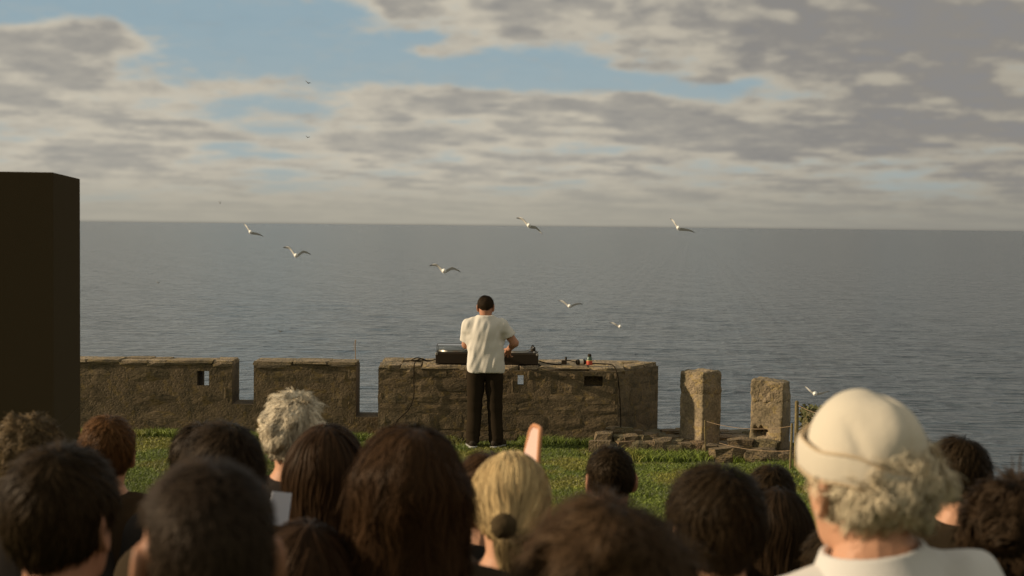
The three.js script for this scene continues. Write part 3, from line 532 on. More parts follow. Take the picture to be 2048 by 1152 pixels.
// ---------------------------------------------------------------- people
// a hand as tapered chains: wrist point, direction of the fingers, direction of the thumb side, palm normal (towards the palm), curl 0..1
function handBones(w, dir, side, curl, spread = 0.12) {
  const D = new THREE.Vector3(...dir).normalize(), S = new THREE.Vector3(...side); S.addScaledVector(D, -S.dot(D)).normalize(); const N = new THREE.Vector3().crossVectors(D, S), W = new THREE.Vector3(...w), B = [];
  const P = (a, b, c) => W.clone().addScaledVector(D, a).addScaledVector(S, b).addScaledVector(N, c);
  const add = (a, b, ra, rb) => B.push([a.toArray(), b.toArray(), ra, rb]);
  [0.030, 0.010, -0.010, -0.029].forEach((o, k) => {
    add(P(0, o * 0.6, 0), P(0.085 - Math.abs(o - 0.005) * 0.3, o, 0), 0.016, 0.0115);
    let p = P(0.085 - Math.abs(o - 0.005) * 0.3, o, 0), a = curl * 0.35; const L = [0.043, 0.048, 0.045, 0.035][k];
    for (const [f, r0, r1] of [[1, 0.0092, 0.0085], [0.66, 0.0085, 0.0078], [0.52, 0.0078, 0.0062]]) { const q = p.clone().addScaledVector(D, Math.cos(a) * L * f).addScaledVector(N, Math.sin(a) * L * f).addScaledVector(S, o * spread * f * 3); add(p, q, r0, r1); p = q; a += curl * 1.1; }
  });
  let p = P(0.018, 0.024, 0.004); for (const [a, b, c, r0, r1] of [[0.028, 0.026, 0.010, 0.015, 0.011], [0.030, 0.012, 0.012, 0.011, 0.0095], [0.026, 0.002, 0.010, 0.0095, 0.007]]) { const q = p.clone().addScaledVector(D, a).addScaledVector(S, b).addScaledVector(N, c * (0.5 + curl)); add(p, q, r0, r1); p = q; }
  return B;
}
const boneField = (B, k) => (x, y, z) => { let d = 1e3; for (const b of B) d = smin(d, cone(x, y, z, b[0], b[1], b[2], b[3]), k); return d; };
function boneMesh(B, h, k) { const lo = [9, 9, 9], hi = [-9, -9, -9]; for (const b of B) for (const p of [b[0], b[1]]) for (let i = 0; i < 3; i++) { lo[i] = Math.min(lo[i], p[i] - 0.03); hi[i] = Math.max(hi[i], p[i] + 0.03); } return surfaceNets(boneField(B, k), lo, hi, h); }
// head, face towards -z, crown at +0.117, chin at -0.123
function headField(x, y, z, neck = [0, -0.19, 0.036]) {
  const ax = Math.abs(x);
  let d = ell(x, y, z, [0, 0.025, 0.012], [0.077, 0.092, 0.098]);
  d = smin(d, ell(x, y, z, [0, -0.045, -0.028], [0.060, 0.075, 0.062]), 0.04); d = smin(d, ell(x, y, z, [0, -0.095, -0.055], [0.034, 0.027, 0.030]), 0.03);
  d = smin(d, cone(x, y, z, [0, 0.004, -0.088], [0, -0.036, -0.106], 0.008, 0.013), 0.012); d = smin(d, cone(ax, y, z, [0, 0.02, -0.084], [0.034, 0.020, -0.076], 0.010, 0.009), 0.02);
  d = smin(d, cone(ax, y, z, [0, -0.066, -0.084], [0.018, -0.068, -0.078], 0.008, 0.004), 0.008);
  d = smax(d, -(Math.hypot(ax - 0.031, y - 0.001, z + 0.094) - 0.015), 0.012); d = Math.min(d, Math.hypot(ax - 0.031, y + 0.001, z + 0.076) - 0.0118);
  const ez = z - 0.012 - (y + 0.012) * 0.25, ear = Math.max(Math.hypot((y + 0.012) / 0.034, ez / 0.021) - 1, -1) * 0.02, er = Math.hypot(Math.max(ear, 0), Math.max(Math.abs(ax - 0.081 - ez * 0.35) - 0.0055, 0)) - 0.0035;
  d = smin(d, er, 0.010);
  return smin(d, cone(x, y, z, [0, -0.05, 0.022], neck, 0.054, 0.060), 0.035);
}
const HEADC = 1.633, headGeo = surfaceNets((x, y, z) => headField(x, y, z), [-0.11, -0.2, -0.14], [0.11, 0.14, 0.14], 0.0062);
// the standing figure everyone in the crowd shares below the neck
const joints = { hip: [0.09, 0.92, 0], knee: [0.095, 0.49, -0.01], ankle: [0.10, 0.085, 0.01], sh: [0.168, 1.395, 0.01], elbow: [0.235, 1.14, 0.03], wrist: [0.245, 0.90, -0.03] };
function torso(x, y, z, o) { const ax = Math.abs(x); let d = ell(x, y, z, [0, 0.97, 0], [0.165 + o, 0.14 + o, 0.115 + o]); d = smin(d, ell(x, y, z, [0, 1.12, 0], [0.145 + o, 0.16 + o, 0.100 + o]), 0.06); d = smin(d, ell(x, y, z, [0, 1.30, 0.005], [0.170 + o, 0.185 + o, 0.118 + o]), 0.06); d = smin(d, cone(ax, y, z, [0, 1.410, 0.015], [0.150, 1.388, 0.010], 0.062 + o, 0.054 + o), 0.05); return smin(d, cone(ax, y, z, [0.02, 1.48, 0.03], [0.13, 1.405, 0.015], 0.046 + o, 0.045 + o), 0.03); }
function arm(x, y, z, J, o) { return smin(cone(x, y, z, J.sh, J.elbow, 0.056 + o, 0.043 + o), cone(x, y, z, J.elbow, J.wrist, 0.043 + o, 0.028 + o), 0.02); }
function leg(ax, y, z, o) { return smin(cone(ax, y, z, joints.hip, joints.knee, 0.088 + o, 0.058 + o), cone(ax, y, z, joints.knee, joints.ankle, 0.056 + o, 0.040 + o), 0.03); }
const mirror = (J) => ({ sh: [-J.sh[0], J.sh[1], J.sh[2]], elbow: [-J.elbow[0], J.elbow[1], J.elbow[2]], wrist: [-J.wrist[0], J.wrist[1], J.wrist[2]] });
function figure(L, R, handL, handR) {
  const body = surfaceNets((x, y, z) => { const ax = Math.abs(x); let d = smin(torso(x, y, z, 0), leg(ax, y, z, 0), 0.04); d = smin(d, arm(x, y, z, R, 0), 0.03); d = smin(d, arm(x, y, z, L, 0), 0.03); d = smin(d, cone(ax, y, z, [0.10, 0.04, 0.03], [0.115, 0.03, -0.13], 0.036, 0.028), 0.03); return smin(d, cone(x, y, z, [0, 1.40, 0.03], [0, 1.52, 0.03], 0.064, 0.058), 0.03); }, [-0.46, -0.02, -0.5], [0.46, 1.56, 0.22], 0.022);
  const jacket = surfaceNets((x, y, z) => { let d = smin(torso(x, y, z, 0.022), arm(x, y, z, R, 0.022), 0.04); d = smin(d, arm(x, y, z, L, 0.022), 0.04); d += 0.006 * noise(x * 14, y * 9, z * 14); for (const J of [L, R]) { const h = Math.hypot(x - J.wrist[0], y - J.wrist[1], z - J.wrist[2]) - 0.05; d = smax(d, -h, 0.01); } d = smax(d, 0.84 - y, 0.02); return smax(d, y - 1.505 + Math.abs(z - 0.03) * 0.2, 0.01); }, [-0.46, 0.8, -0.5], [0.46, 1.56, 0.22], 0.016);
  return { body: mergeGeometries([body, boneMesh(handL, 0.008, 0.008), boneMesh(handR, 0.008, 0.008)].map((g) => g.toNonIndexed())), jacket };
}
const hang = mirror(joints);
const standing = figure(hang, joints, handBones(hang.wrist, [0, -1, -0.12], [0.1, 0, -1], 0.4), handBones(joints.wrist, [0, -1, -0.12], [-0.1, 0, -1], 0.4));
const raisedArm = { sh: [-0.168, 1.395, 0.01], elbow: [-0.24, 1.20, -0.09], wrist: [-0.165, 1.34, -0.27] };
const holding = figure(raisedArm, joints, handBones(raisedArm.wrist, [0.2, 0.9, -0.3], [0.9, 0.1, 0.3], 0.8), handBones(joints.wrist, [0, -1, -0.12], [-0.1, 0, -1], 0.4));
const trousersGeo = surfaceNets((x, y, z) => { let d = smin(leg(Math.abs(x), y, z, 0.022), ell(x, y, z, [0, 0.96, 0], [0.172, 0.13, 0.122]), 0.04); d += 0.005 * noise(x * 15, y * 8, z * 15); d = smax(d, y - 1.0, 0.01); return smax(d, 0.06 - y, 0.01); }, [-0.25, 0.03, -0.2], [0.25, 1.04, 0.2], 0.024);
const shoeGeo = surfaceNets((x, y, z) => smax(cone(x, y, z, [0, 0.045, 0.05], [0.01, 0.035, -0.13], 0.050, 0.043), 0.002 - y, 0.008), [-0.08, -0.02, -0.22], [0.08, 0.12, 0.14], 0.016);
console.log('figures');

const skinOf = (r, g, b) => new THREE.MeshPhysicalMaterial({ color: lin(r, g, b), roughness: 0.55, specularIntensity: 0.4 });
M.skin = [skinOf(0.50, 0.26, 0.15), skinOf(0.42, 0.20, 0.115), skinOf(0.30, 0.145, 0.08)];
const cloth = (r, g, b) => matt(r, g, b);
M.darkCloth = [cloth(0.036, 0.025, 0.014), cloth(0.034, 0.027, 0.022), cloth(0.046, 0.029, 0.015), cloth(0.030, 0.021, 0.012)];
M.hair = new THREE.MeshPhysicalMaterial({ color: lin(1, 1, 1), roughness: 0.5, vertexColors: true, side: THREE.DoubleSide, specularIntensity: 0.14, specularColor: lin(1.0, 0.80, 0.58) });

// hair: an undercoat with the volume of the style, and ribbons that follow it
function grow(V, o) {
  const r = rng(o.seed), lo = o.lo ?? [-0.2, -0.2, -0.2], hi = o.hi ?? [0.2, 0.22, 0.24], h = o.cell ?? 0.008, lumps = o.lump ?? 0;
  const F = lumps ? (x, y, z) => V(x, y, z) + lumps * noise(x * o.lumpF, y * o.lumpF, z * o.lumpF + o.seed) : V;
  const under = surfaceNets((x, y, z) => F(x, y, z) + 0.003, lo, hi, h).toNonIndexed(), up = under.attributes.position, n0 = up.count;
  const pos = [], nor = [], col = [], tri = [], base = o.color;
  const uc = new Float32Array(n0 * 3); for (let i = 0; i < n0; i++) { const t = 0.62 + 0.25 * noise(up.getX(i) * 60, up.getY(i) * 20, up.getZ(i) * 60); for (let k = 0; k < 3; k++) uc[i * 3 + k] = base[k] * t; }
  under.setAttribute('color', new THREE.BufferAttribute(uc, 3));
  const e = 0.003, g = [0, 0, 0]; const grad = (x, y, z) => { g[0] = F(x + e, y, z) - F(x - e, y, z); g[1] = F(x, y + e, z) - F(x, y - e, z); g[2] = F(x, y, z + e) - F(x, y, z - e); const l = Math.hypot(...g) || 1; g[0] /= l; g[1] /= l; g[2] /= l; return g; };
  const crown = o.crown ?? [0.012, 0.115, 0.035], seg = o.seg ?? 6;
  for (let s = 0; s < o.n; s++) {
    const i = Math.floor(r() * n0); let x = up.getX(i) + (r() - 0.5) * h, y = up.getY(i) + (r() - 0.5) * h, z = up.getZ(i) + (r() - 0.5) * h;
    if (o.keep && !o.keep(x, y, z)) continue;
    const L = mix(o.len[0], o.len[1], r()) , ds = L / seg, off0 = (o.off ?? 0.004) * r(), rise = (o.lift ?? 0.02) * (0.3 + r()) * (r() < (o.fly ?? 0.06) ? 2 : 1), ph = r() * TAU, cf = (o.curlF ?? 0) * (0.7 + 0.6 * r()), cr = (o.curlR ?? 0) * (0.5 + r()), jx = (r() - 0.5) * (o.jitter ?? 0.3), w = (o.width ?? 0.0016) * (0.6 + 0.8 * r());
    const streak = noise(x * (o.streakF ?? 45), y * 14, z * (o.streakF ?? 45) + 50), tone = clamp(1 + (o.vary ?? 0.3) * (r() - 0.5) * 2 + (o.streak ?? 0.25) * streak, 0.25, 2);
    let tx = 0, ty = 0, tz = 0; const row = [];
    for (let q = 0; q <= seg; q++) {
      const d = F(x, y, z), n = grad(x, y, z), nx = n[0], ny = n[1], nz = n[2], want = off0 + rise * (q / seg) ** 1.5;
      x += nx * (want - d); y += ny * (want - d); z += nz * (want - d);
      let fx, fy, fz; if (o.flow) [fx, fy, fz] = o.flow(x, y, z); else { fx = x - crown[0]; fy = (y - crown[1]) - 0.6 * Math.hypot(x - crown[0], y - crown[1], z - crown[2]); fz = z - crown[2]; }
      const sw = o.swirl ?? 0.3, sf = o.swirlF ?? 18, l0 = Math.hypot(fx, fy, fz) || 1; fx = fx / l0 + sw * noise(x * sf, y * sf, z * sf + 11); fy = fy / l0 + sw * noise(x * sf + 31, y * sf, z * sf); fz = fz / l0 + sw * noise(x * sf, y * sf + 57, z * sf);
      const dn = fx * nx + fy * ny + fz * nz; fx -= dn * nx; fy -= dn * ny; fz -= dn * nz; const l = Math.hypot(fx, fy, fz) || 1; fx /= l; fy /= l; fz /= l;
      let bx = fy * nz - fz * ny, by = fz * nx - fx * nz, bz = fx * ny - fy * nx;
      tx = fx + bx * jx; ty = fy + by * jx; tz = fz + bz * jx;
      const a = ph + cf * q * ds, cs = Math.sin(a) * cr * Math.min(1, q / 2), cn = (Math.cos(a) - Math.cos(ph)) * cr * 0.7 * Math.min(1, q / 2);
      row.push([x + bx * cs + nx * cn, y + by * cs + ny * cn, z + bz * cs + nz * cn, bx, by, bz, nx, ny, nz]);
      x += tx * ds; y += ty * ds; z += tz * ds;
    }
    const b0 = pos.length / 3, tilt = (r() - 0.5) * 0.9;
    row.forEach((p, q) => {
      const ww = w * (q === seg ? 0.25 : 1 - 0.4 * q / seg), ux = p[3] + p[6] * tilt, uy = p[4] + p[7] * tilt, uz = p[5] + p[8] * tilt, nx = p[6] - p[3] * tilt, ny = p[7] - p[4] * tilt, nz = p[8] - p[5] * tilt, nl = Math.hypot(nx, ny, nz);
      pos.push(p[0] - ux * ww, p[1] - uy * ww, p[2] - uz * ww, p[0] + ux * ww, p[1] + uy * ww, p[2] + uz * ww); for (let k = 0; k < 2; k++) { nor.push(nx / nl, ny / nl, nz / nl); col.push(base[0] * tone, base[1] * tone, base[2] * tone); }
      if (q) { const c = b0 + q * 2; tri.push(c - 2, c - 1, c, c - 1, c + 1, c); }
    });
  }
  const sg = new THREE.BufferGeometry(); sg.setAttribute('position', new THREE.Float32BufferAttribute(pos, 3)); sg.setAttribute('normal', new THREE.Float32BufferAttribute(nor, 3)); sg.setAttribute('color', new THREE.Float32BufferAttribute(col, 3)); sg.setIndex(tri);
  const ix = []; for (let i = 0; i < n0; i++) ix.push(i); under.setIndex(ix);
  return mergeGeometries([under, sg]);
}
const hairline = (y, z) => (0.062 - 0.80 * (z + 0.1) - y) / 1.28;
const noFace = (d, y, z) => smax(d, Math.min(-0.035 - z, 0.055 - y), 0.02);
const styles = {
  crop: (o) => grow((x, y, z) => smax(smax(ell(x, y, z, [0, 0.022, 0.014], [0.0865, 0.1035, 0.1075]), o.fade ? Math.abs(x) - o.fade - Math.max(0, y - 0.04) * 0.9 - Math.max(0, z - 0.03) * 0.4 : -1, 0.02), hairline(y, z) + (o.line ?? 0) - (o.nape ?? 0) * Math.exp(-((x / 0.045) ** 2)) * smooth(0.03, 0.08, z), 0.012), { n: 3400, len: [0.012, 0.022], lift: 0.006, width: 0.0016, seg: 3, jitter: 0.8, swirl: 0.4, off: 0.001, fly: 0.02, ...o }),
  short: (o) => grow((x, y, z) => smax(ell(x, y, z, [0, 0.024, 0.016], [0.087, 0.106, 0.108]), hairline(y, z), 0.015), { n: 3200, len: [0.03, 0.06], lift: 0.012, width: 0.0018, seg: 4, jitter: 0.5, swirl: 0.5, swirlF: 22, ...o }),
  tousled: (o) => grow((x, y, z) => smax(ell(x, y, z, [0, 0.028, 0.016], [0.093, 0.112, 0.113]), hairline(y, z) - 0.012, 0.02), { n: 4600, len: [0.035, 0.07], lift: 0.022, width: 0.0020, seg: 5, jitter: 0.9, swirl: 0.9, swirlF: 26, lump: 0.012, lumpF: 38, curlR: 0.004, curlF: 130, ...o }),
  long: (o) => grow((x, y, z) => noFace(smin(ell(x, y, z, [0, 0.022, 0.014], [0.094, 0.110, 0.112]), cone(x * 0.82, y, z * 1.25 - 0.015, [0, -0.02, 0.045], [0, -0.30, 0.075], 0.084, 0.072), 0.06), y, z), { n: 4200, lo: [-0.2, -0.45, -0.2], len: [0.12, 0.24], lift: 0.010, width: 0.0020, seg: 8, jitter: 0.14, swirl: 0.32, swirlF: 14, cell: 0.010, ...o }),
  frizzy: (o) => grow((x, y, z) => noFace(smin(ell(x, y, z, [0, 0.018, 0.018], [0.088, 0.104, 0.108]), cone(x * 0.85, y, z * 1.2 - 0.012, [0, -0.02, 0.045], [0, -0.24, 0.07], 0.080, 0.076), 0.06), y, z), { n: 8600, lo: [-0.24, -0.42, -0.2], len: [0.06, 0.14], lift: 0.020, width: 0.0012, seg: 7, jitter: 0.7, swirl: 0.8, swirlF: 26, lump: 0.012, lumpF: 24, curlR: 0.007, curlF: 150, fly: 0.16, cell: 0.010, ...o }),
  curly: (o) => grow((x, y, z) => smax(ell(x, y, z, [0, 0.026, 0.018], [0.096, 0.112, 0.114]), hairline(y, z) - 0.02, 0.02), { n: 5600, len: [0.03, 0.06], lift: 0.016, width: 0.0022, seg: 6, jitter: 1.2, swirl: 1.3, swirlF: 34, lump: 0.024, lumpF: 42, curlR: 0.005, curlF: 190, ...o }),
  tied: (o) => grow((x, y, z) => smin(smax(ell(x, y, z, [0, 0.022, 0.014], [0.090, 0.108, 0.110]), hairline(y, z) - 0.01, 0.02), ell(x, y, z, [0, -0.03, 0.112], [0.03, 0.03, 0.025]), 0.04), { n: 6400, len: [0.09, 0.16], lift: 0.004, width: 0.0019, seg: 7, jitter: 0.1, swirl: 0.22, swirlF: 14, flow: (x, y, z) => [(-x) * 0.9, (-0.03 - y) + (y > -0.03 ? -0.04 : 0.03), (0.14 - z)], streak: 1.0, streakF: 30, ...o }),
};
const softShirt = surfaceNets((x, y, z) => { const X = x * 1.09; let d = smin(torso(X, y, z, 0.018), arm(X, y, z, joints, 0.026), 0.05); d = smin(d, arm(X, y, z, hang, 0.026), 0.05); d += 0.011 * noise(x * 11 + y * 5, y * 9, z * 8) + 0.006 * noise(x * 24 - y * 12, y * 20, z * 12) + 0.004 * Math.exp(-(((y - 1.40 + 0.2 * Math.abs(x)) / 0.006) ** 2)); d = smax(d, 0.84 - y, 0.02); return smax(d, y - 1.505 + Math.abs(z - 0.03) * 0.2, 0.01); }, [-0.40, 0.8, -0.25], [0.40, 1.56, 0.25], 0.0095);
function tilted(F, k) { const bend = (g) => { const c = g.clone(), p = c.attributes.position; for (let i = 0; i < p.count; i++) p.setY(i, p.getY(i) + k * p.getX(i) * smooth(0.85, 1.35, p.getY(i))); c.computeVertexNormals(); return c; }; return { body: bend(F.body), jacket: bend(F.jacket) }; }
function person(o) {
  const P = locate(o.x, o.top, o.d), g0 = ground(P.x, P.z), cap = o.cap ?? 0.012, drop = o.drop ?? 0, S = (P.y - g0) / (1.75 + cap - drop);
  const t = thing('person', o.label, 'person', new THREE.Vector3(P.x, g0, P.z), 'people in the crowd'); t.scale.setScalar(S); t.rotation.y = o.turn ?? 0;
  const turned = new THREE.Matrix4().makeRotationFromEuler(new THREE.Euler(o.pitch ?? 0, o.yaw ?? 0, o.roll ?? 0, 'YXZ')), piv = new THREE.Vector3(0, -0.10, 0.02);
  const HM = new THREE.Matrix4().makeTranslation(0, HEADC - drop, 0.005 - drop * 0.5).multiply(new THREE.Matrix4().makeTranslation(piv.x, piv.y, piv.z)).multiply(turned).multiply(new THREE.Matrix4().makeTranslation(-piv.x, -piv.y, -piv.z));
  const F = o.figure ?? standing, head = headGeo.toNonIndexed().applyMatrix4(HM);
  mesh('body', mergeGeometries([F.body, head]), M.skin[o.skin ?? 0], t);
  const k = o.cloth ?? 0; mesh(o.top_name ?? 'jacket', F.jacket, o.topMat ?? M.darkCloth[k % 4], t); mesh('trousers', trousersGeo, M.darkCloth[(k + 1) % 4], t);
  for (const s of [-1, 1]) { const sh = mesh('shoe', shoeGeo, M.blackSatin, t); sh.position.x = s * 0.105; }
  if (o.hair) mesh('hair', styles[o.hair[0]]({ seed: Math.round(o.x), color: o.hair[1], ...(o.hair[2] ?? {}) }).applyMatrix4(HM), M.hair, t);
  o.extra?.(t, HM, S); return t;
}
const dark = [0.026, 0.0158, 0.0074], black = [0.0225, 0.0140, 0.0068], brown = [0.040, 0.020, 0.0086], chest = [0.032, 0.0165, 0.0078], fair = [0.40, 0.28, 0.13], white = [0.52, 0.44, 0.31];
const P4hood = (t) => { const g = surfaceNets((x, y, z) => Math.max(Math.abs(ell(x, y, z, [0, 1.50, 0.06], [0.15, 0.09, 0.12])) - 0.012, -(z + 0.02)), [-0.2, 1.38, -0.1], [0.2, 1.64, 0.22], 0.010); mesh('hood', g, M.darkCloth[1], t); };
// from the back of the crowd to the front, left to right
person({ x: 60, top: 838, d: 4.6, label: 'person at far left whose fair curls catch the sun', hair: ['curly', [0.105, 0.070, 0.034], { lump: 0.012, swirl: 0.9, swirlF: 24, curlR: 0.004, width: 0.0017 }], cloth: 1, yaw: 0.2 });
person({ x: 218, top: 832, d: 5.1, label: 'person with short ginger-brown hair right of the speaker tower', hair: ['short', [0.095, 0.044, 0.016], { n: 4200 }], cloth: 2, yaw: 0.15 });
person({ x: 403, top: 846, d: 4.7, label: 'person in a dark hood partly hidden behind the dark-haired one', hair: ['short', black], cloth: 1, extra: P4hood, yaw: -0.1 });
person({ x: 588, top: 793, d: 5.1, label: 'person with tousled grey-white hair standing before the narrow merlon', hair: ['tousled', white, { n: 6500, lump: 0.016, lumpF: 30, swirl: 0.7, swirlF: 20, jitter: 0.4, curlR: 0.003, streak: 0.45, width: 0.0017, lift: 0.011, len: [0.03, 0.055] }], cloth: 1, yaw: 0.1 });
const p7 = person({ x: 660, top: 850, d: 4.1, label: 'person with long chestnut hair holding up a white card', hair: ['long', chest], cloth: 3, figure: holding, yaw: -0.3, roll: 0.05 });
person({ x: 1224, top: 887, d: 5.1, yaw: 0.1, roll: 0.03, label: 'person with close-cropped black hair and both ears showing, alone on the grass', hair: ['crop', black], skin: 1, cloth: 0 });
person({ x: 1540, top: 930, d: 5.3, yaw: -0.4, label: 'short dark-haired person seen between two heads below the leaning stump', hair: ['short', dark], cloth: 2, skin: 1 });
person({ x: 1558, top: 975, d: 4.3, yaw: -0.25, roll: 0.06, label: 'person with long brown hair just left of the hatted man', hair: ['long', [0.026, 0.015, 0.0075]], cloth: 3 });
person({ x: 1915, top: 873, d: 4.6, label: 'person with short black hair right of the hatted man, against the sea', hair: ['short', black], skin: 0, cloth: 0, yaw: 0.45 });
person({ x: 1672, top: 1052, d: 3.6, label: 'dark-clad person almost hidden behind the hatted man', hair: ['short', black], cloth: 1 });
person({ x: 125, top: 893, d: 2.6, label: 'large dark-haired person filling the lower left corner', hair: ['short', dark, { n: 6500 }], cloth: 3, yaw: -0.25, skin: 1 });
person({ x: 445, top: 846, d: 3.45, yaw: 0.35, roll: -0.05, label: 'dark-haired person in the second row left of the grey-white hair', hair: ['short', [0.024, 0.015, 0.008], { n: 5500 }], cloth: 0 });
person({ x: 425, top: 925, d: 1.9, label: 'person with a close-shaved head and sunlit temple at the front', hair: ['crop', [0.032, 0.021, 0.013], { n: 8000, width: 0.0012, line: 0.010, fade: 0.066 }], skin: 2, cap: 0.004, cloth: 2, yaw: 0.32 });
person({ x: 818, top: 850, d: 2.95, yaw: 0.15, label: 'person with a thick mane of auburn-brown hair below the cable', hair: ['long', brown, { n: 10500, width: 0.0013, seg: 7, lift: 0.011, swirl: 0.6, swirlF: 22, fly: 0.2, jitter: 0.3, lump: 0.008, lumpF: 20, curlR: 0.003, curlF: 110 }], cloth: 0 });
person({ x: 612, top: 1040, d: 2.9, label: 'person with wavy brown hair at the very bottom, left of centre', hair: ['long', [0.032, 0.0165, 0.008], { n: 4500, seg: 6, swirl: 0.6, swirlF: 24 }], cloth: 3 });
person({ x: 1214, top: 985, d: 2.0, label: 'person with a blurred wide frizz of light brown hair, front centre', hair: ['frizzy', [0.058, 0.033, 0.016], { n: 11000, width: 0.0011, seg: 6, fly: 0.25 }], cloth: 0 });
person({ x: 1432, top: 930, d: 2.9, label: 'dark-haired person in a white shirt, left ear lit', hair: ['short', black, { n: 5500 }], cloth: 0, yaw: 0.25, topMat: cloth(0.55, 0.50, 0.43), top_name: 'shirt' });
person({ x: 2012, top: 965, d: 3.0, yaw: -0.3, roll: -0.06, label: 'person with tousled dark brown hair at the right edge', hair: ['tousled', [0.028, 0.017, 0.009], { n: 6500 }], cloth: 2 });
{ // fair hair tied back with a round black band
  person({ x: 1022, top: 905, d: 3.4, label: 'blonde person with hair tied back by a round black band', hair: ['tied', fair, { n: 7000, seg: 6 }], cloth: 2, topMat: cloth(0.075, 0.030, 0.018), yaw: -0.06,
    extra: (t, HM) => {
      const b = surfaceNets((x, y, z) => Math.hypot(x, y, z * 1.15) - 0.031 + 0.0025 * noise(x * 130, y * 130, z * 130), [-0.05, -0.05, -0.05], [0.05, 0.05, 0.05], 0.004); b.translate(-0.008, -0.018, 0.140); b.applyMatrix4(HM); mesh('hair_band', b, M.black, t);
      const tail = grow((x, y, z) => cone(x, y, z, [0, -0.055, 0.128], [0.018, -0.155, 0.105], 0.026, 0.012), { seed: 12, color: fair, n: 1500, len: [0.04, 0.09], lift: 0.012, width: 0.0018, seg: 5, flow: () => [0.12, -1, -0.15], lo: [-0.07, -0.2, 0.05], hi: [0.09, 0, 0.2], cell: 0.006, streak: 0.7 }); tail.applyMatrix4(HM); mesh('ponytail', tail, M.hair, t);
    } });
}
{ // wide-brimmed hat tipped to one side
  M.suede = std(lin(0.46, 0.20, 0.085), 0.85, { side: THREE.DoubleSide }); M.suedeTop = std(lin(0.58, 0.39, 0.31), 0.9);
  person({ x: 974, top: 899, d: 4.3, yaw: 0.2, label: 'person in a tan wide-brimmed hat hidden behind the blonde head', hair: ['short', brown], cap: 0.02, cloth: 1,
    extra: (t, HM) => {
      const hat = new THREE.Group(); hat.name = 'hat'; hat.applyMatrix4(HM); t.add(hat);
      const crown = surfaceNets((x, y, z) => smax(ell(x, y, z, [0, 0.035, 0.01], [0.090, 0.085, 0.108]), -0.02 - y + 0.05, 0.008), [-0.13, 0.0, -0.14], [0.13, 0.15, 0.16], 0.008); mesh('crown', crown, matt(0.17, 0.070, 0.028), hat);
      const up = (a) => 0.03 + (Math.cos(a) > 0 ? 0.150 * smooth(0.80, 0.97, Math.cos(a)) : 0.045 * Math.abs(Math.cos(a)) ** 2.2) - 0.015 * Math.sin(a) ** 2, pos = [], tri = [], NA = 72;
      for (const side of [0, 1]) for (let q = 0; q <= 7; q++) for (let i = 0; i < NA; i++) { const a = i / NA * TAU, f = q / 7, rx = mix(0.092, Math.cos(a) > 0 ? 0.164 : 0.180, f ** (Math.cos(a) > 0 ? 0.8 : 1)), rz = mix(0.108, 0.185, f); pos.push(Math.cos(a) * rx, up(a) * f ** 1.4 + 0.02 + (side ? 0.010 : 0), Math.sin(a) * rz + 0.01); }
      const id = (s, q, i) => (s * 8 + q) * NA + ((i + NA) % NA);
      for (let q = 0; q < 7; q++) for (let i = 0; i < NA; i++) { tri.push(id(1, q, i), id(1, q, i + 1), id(1, q + 1, i), id(1, q, i + 1), id(1, q + 1, i + 1), id(1, q + 1, i)); tri.push(id(0, q, i), id(0, q + 1, i), id(0, q, i + 1), id(0, q, i + 1), id(0, q + 1, i), id(0, q + 1, i + 1)); }
      for (let i = 0; i < NA; i++) tri.push(id(1, 7, i), id(1, 7, i + 1), id(0, 7, i), id(1, 7, i + 1), id(0, 7, i + 1), id(0, 7, i));
      const g = new THREE.BufferGeometry(); g.setAttribute('position', new THREE.Float32BufferAttribute(pos, 3)); g.setIndex(tri); g.computeVertexNormals(); mesh('brim', g, M.suedeTop, hat);
      const edgePts = []; for (let i = 0; i < NA; i++) { const a = i / NA * TAU, rx = Math.cos(a) > 0 ? 0.164 : 0.180; edgePts.push(new THREE.Vector3(Math.cos(a) * rx, up(a) + 0.025, Math.sin(a) * 0.185 + 0.01)); } mesh('brim_edge', new THREE.TubeGeometry(new THREE.CatmullRomCurve3(edgePts, true), 140, 0.0072, 6, true), M.suede, hat);
    } });
}
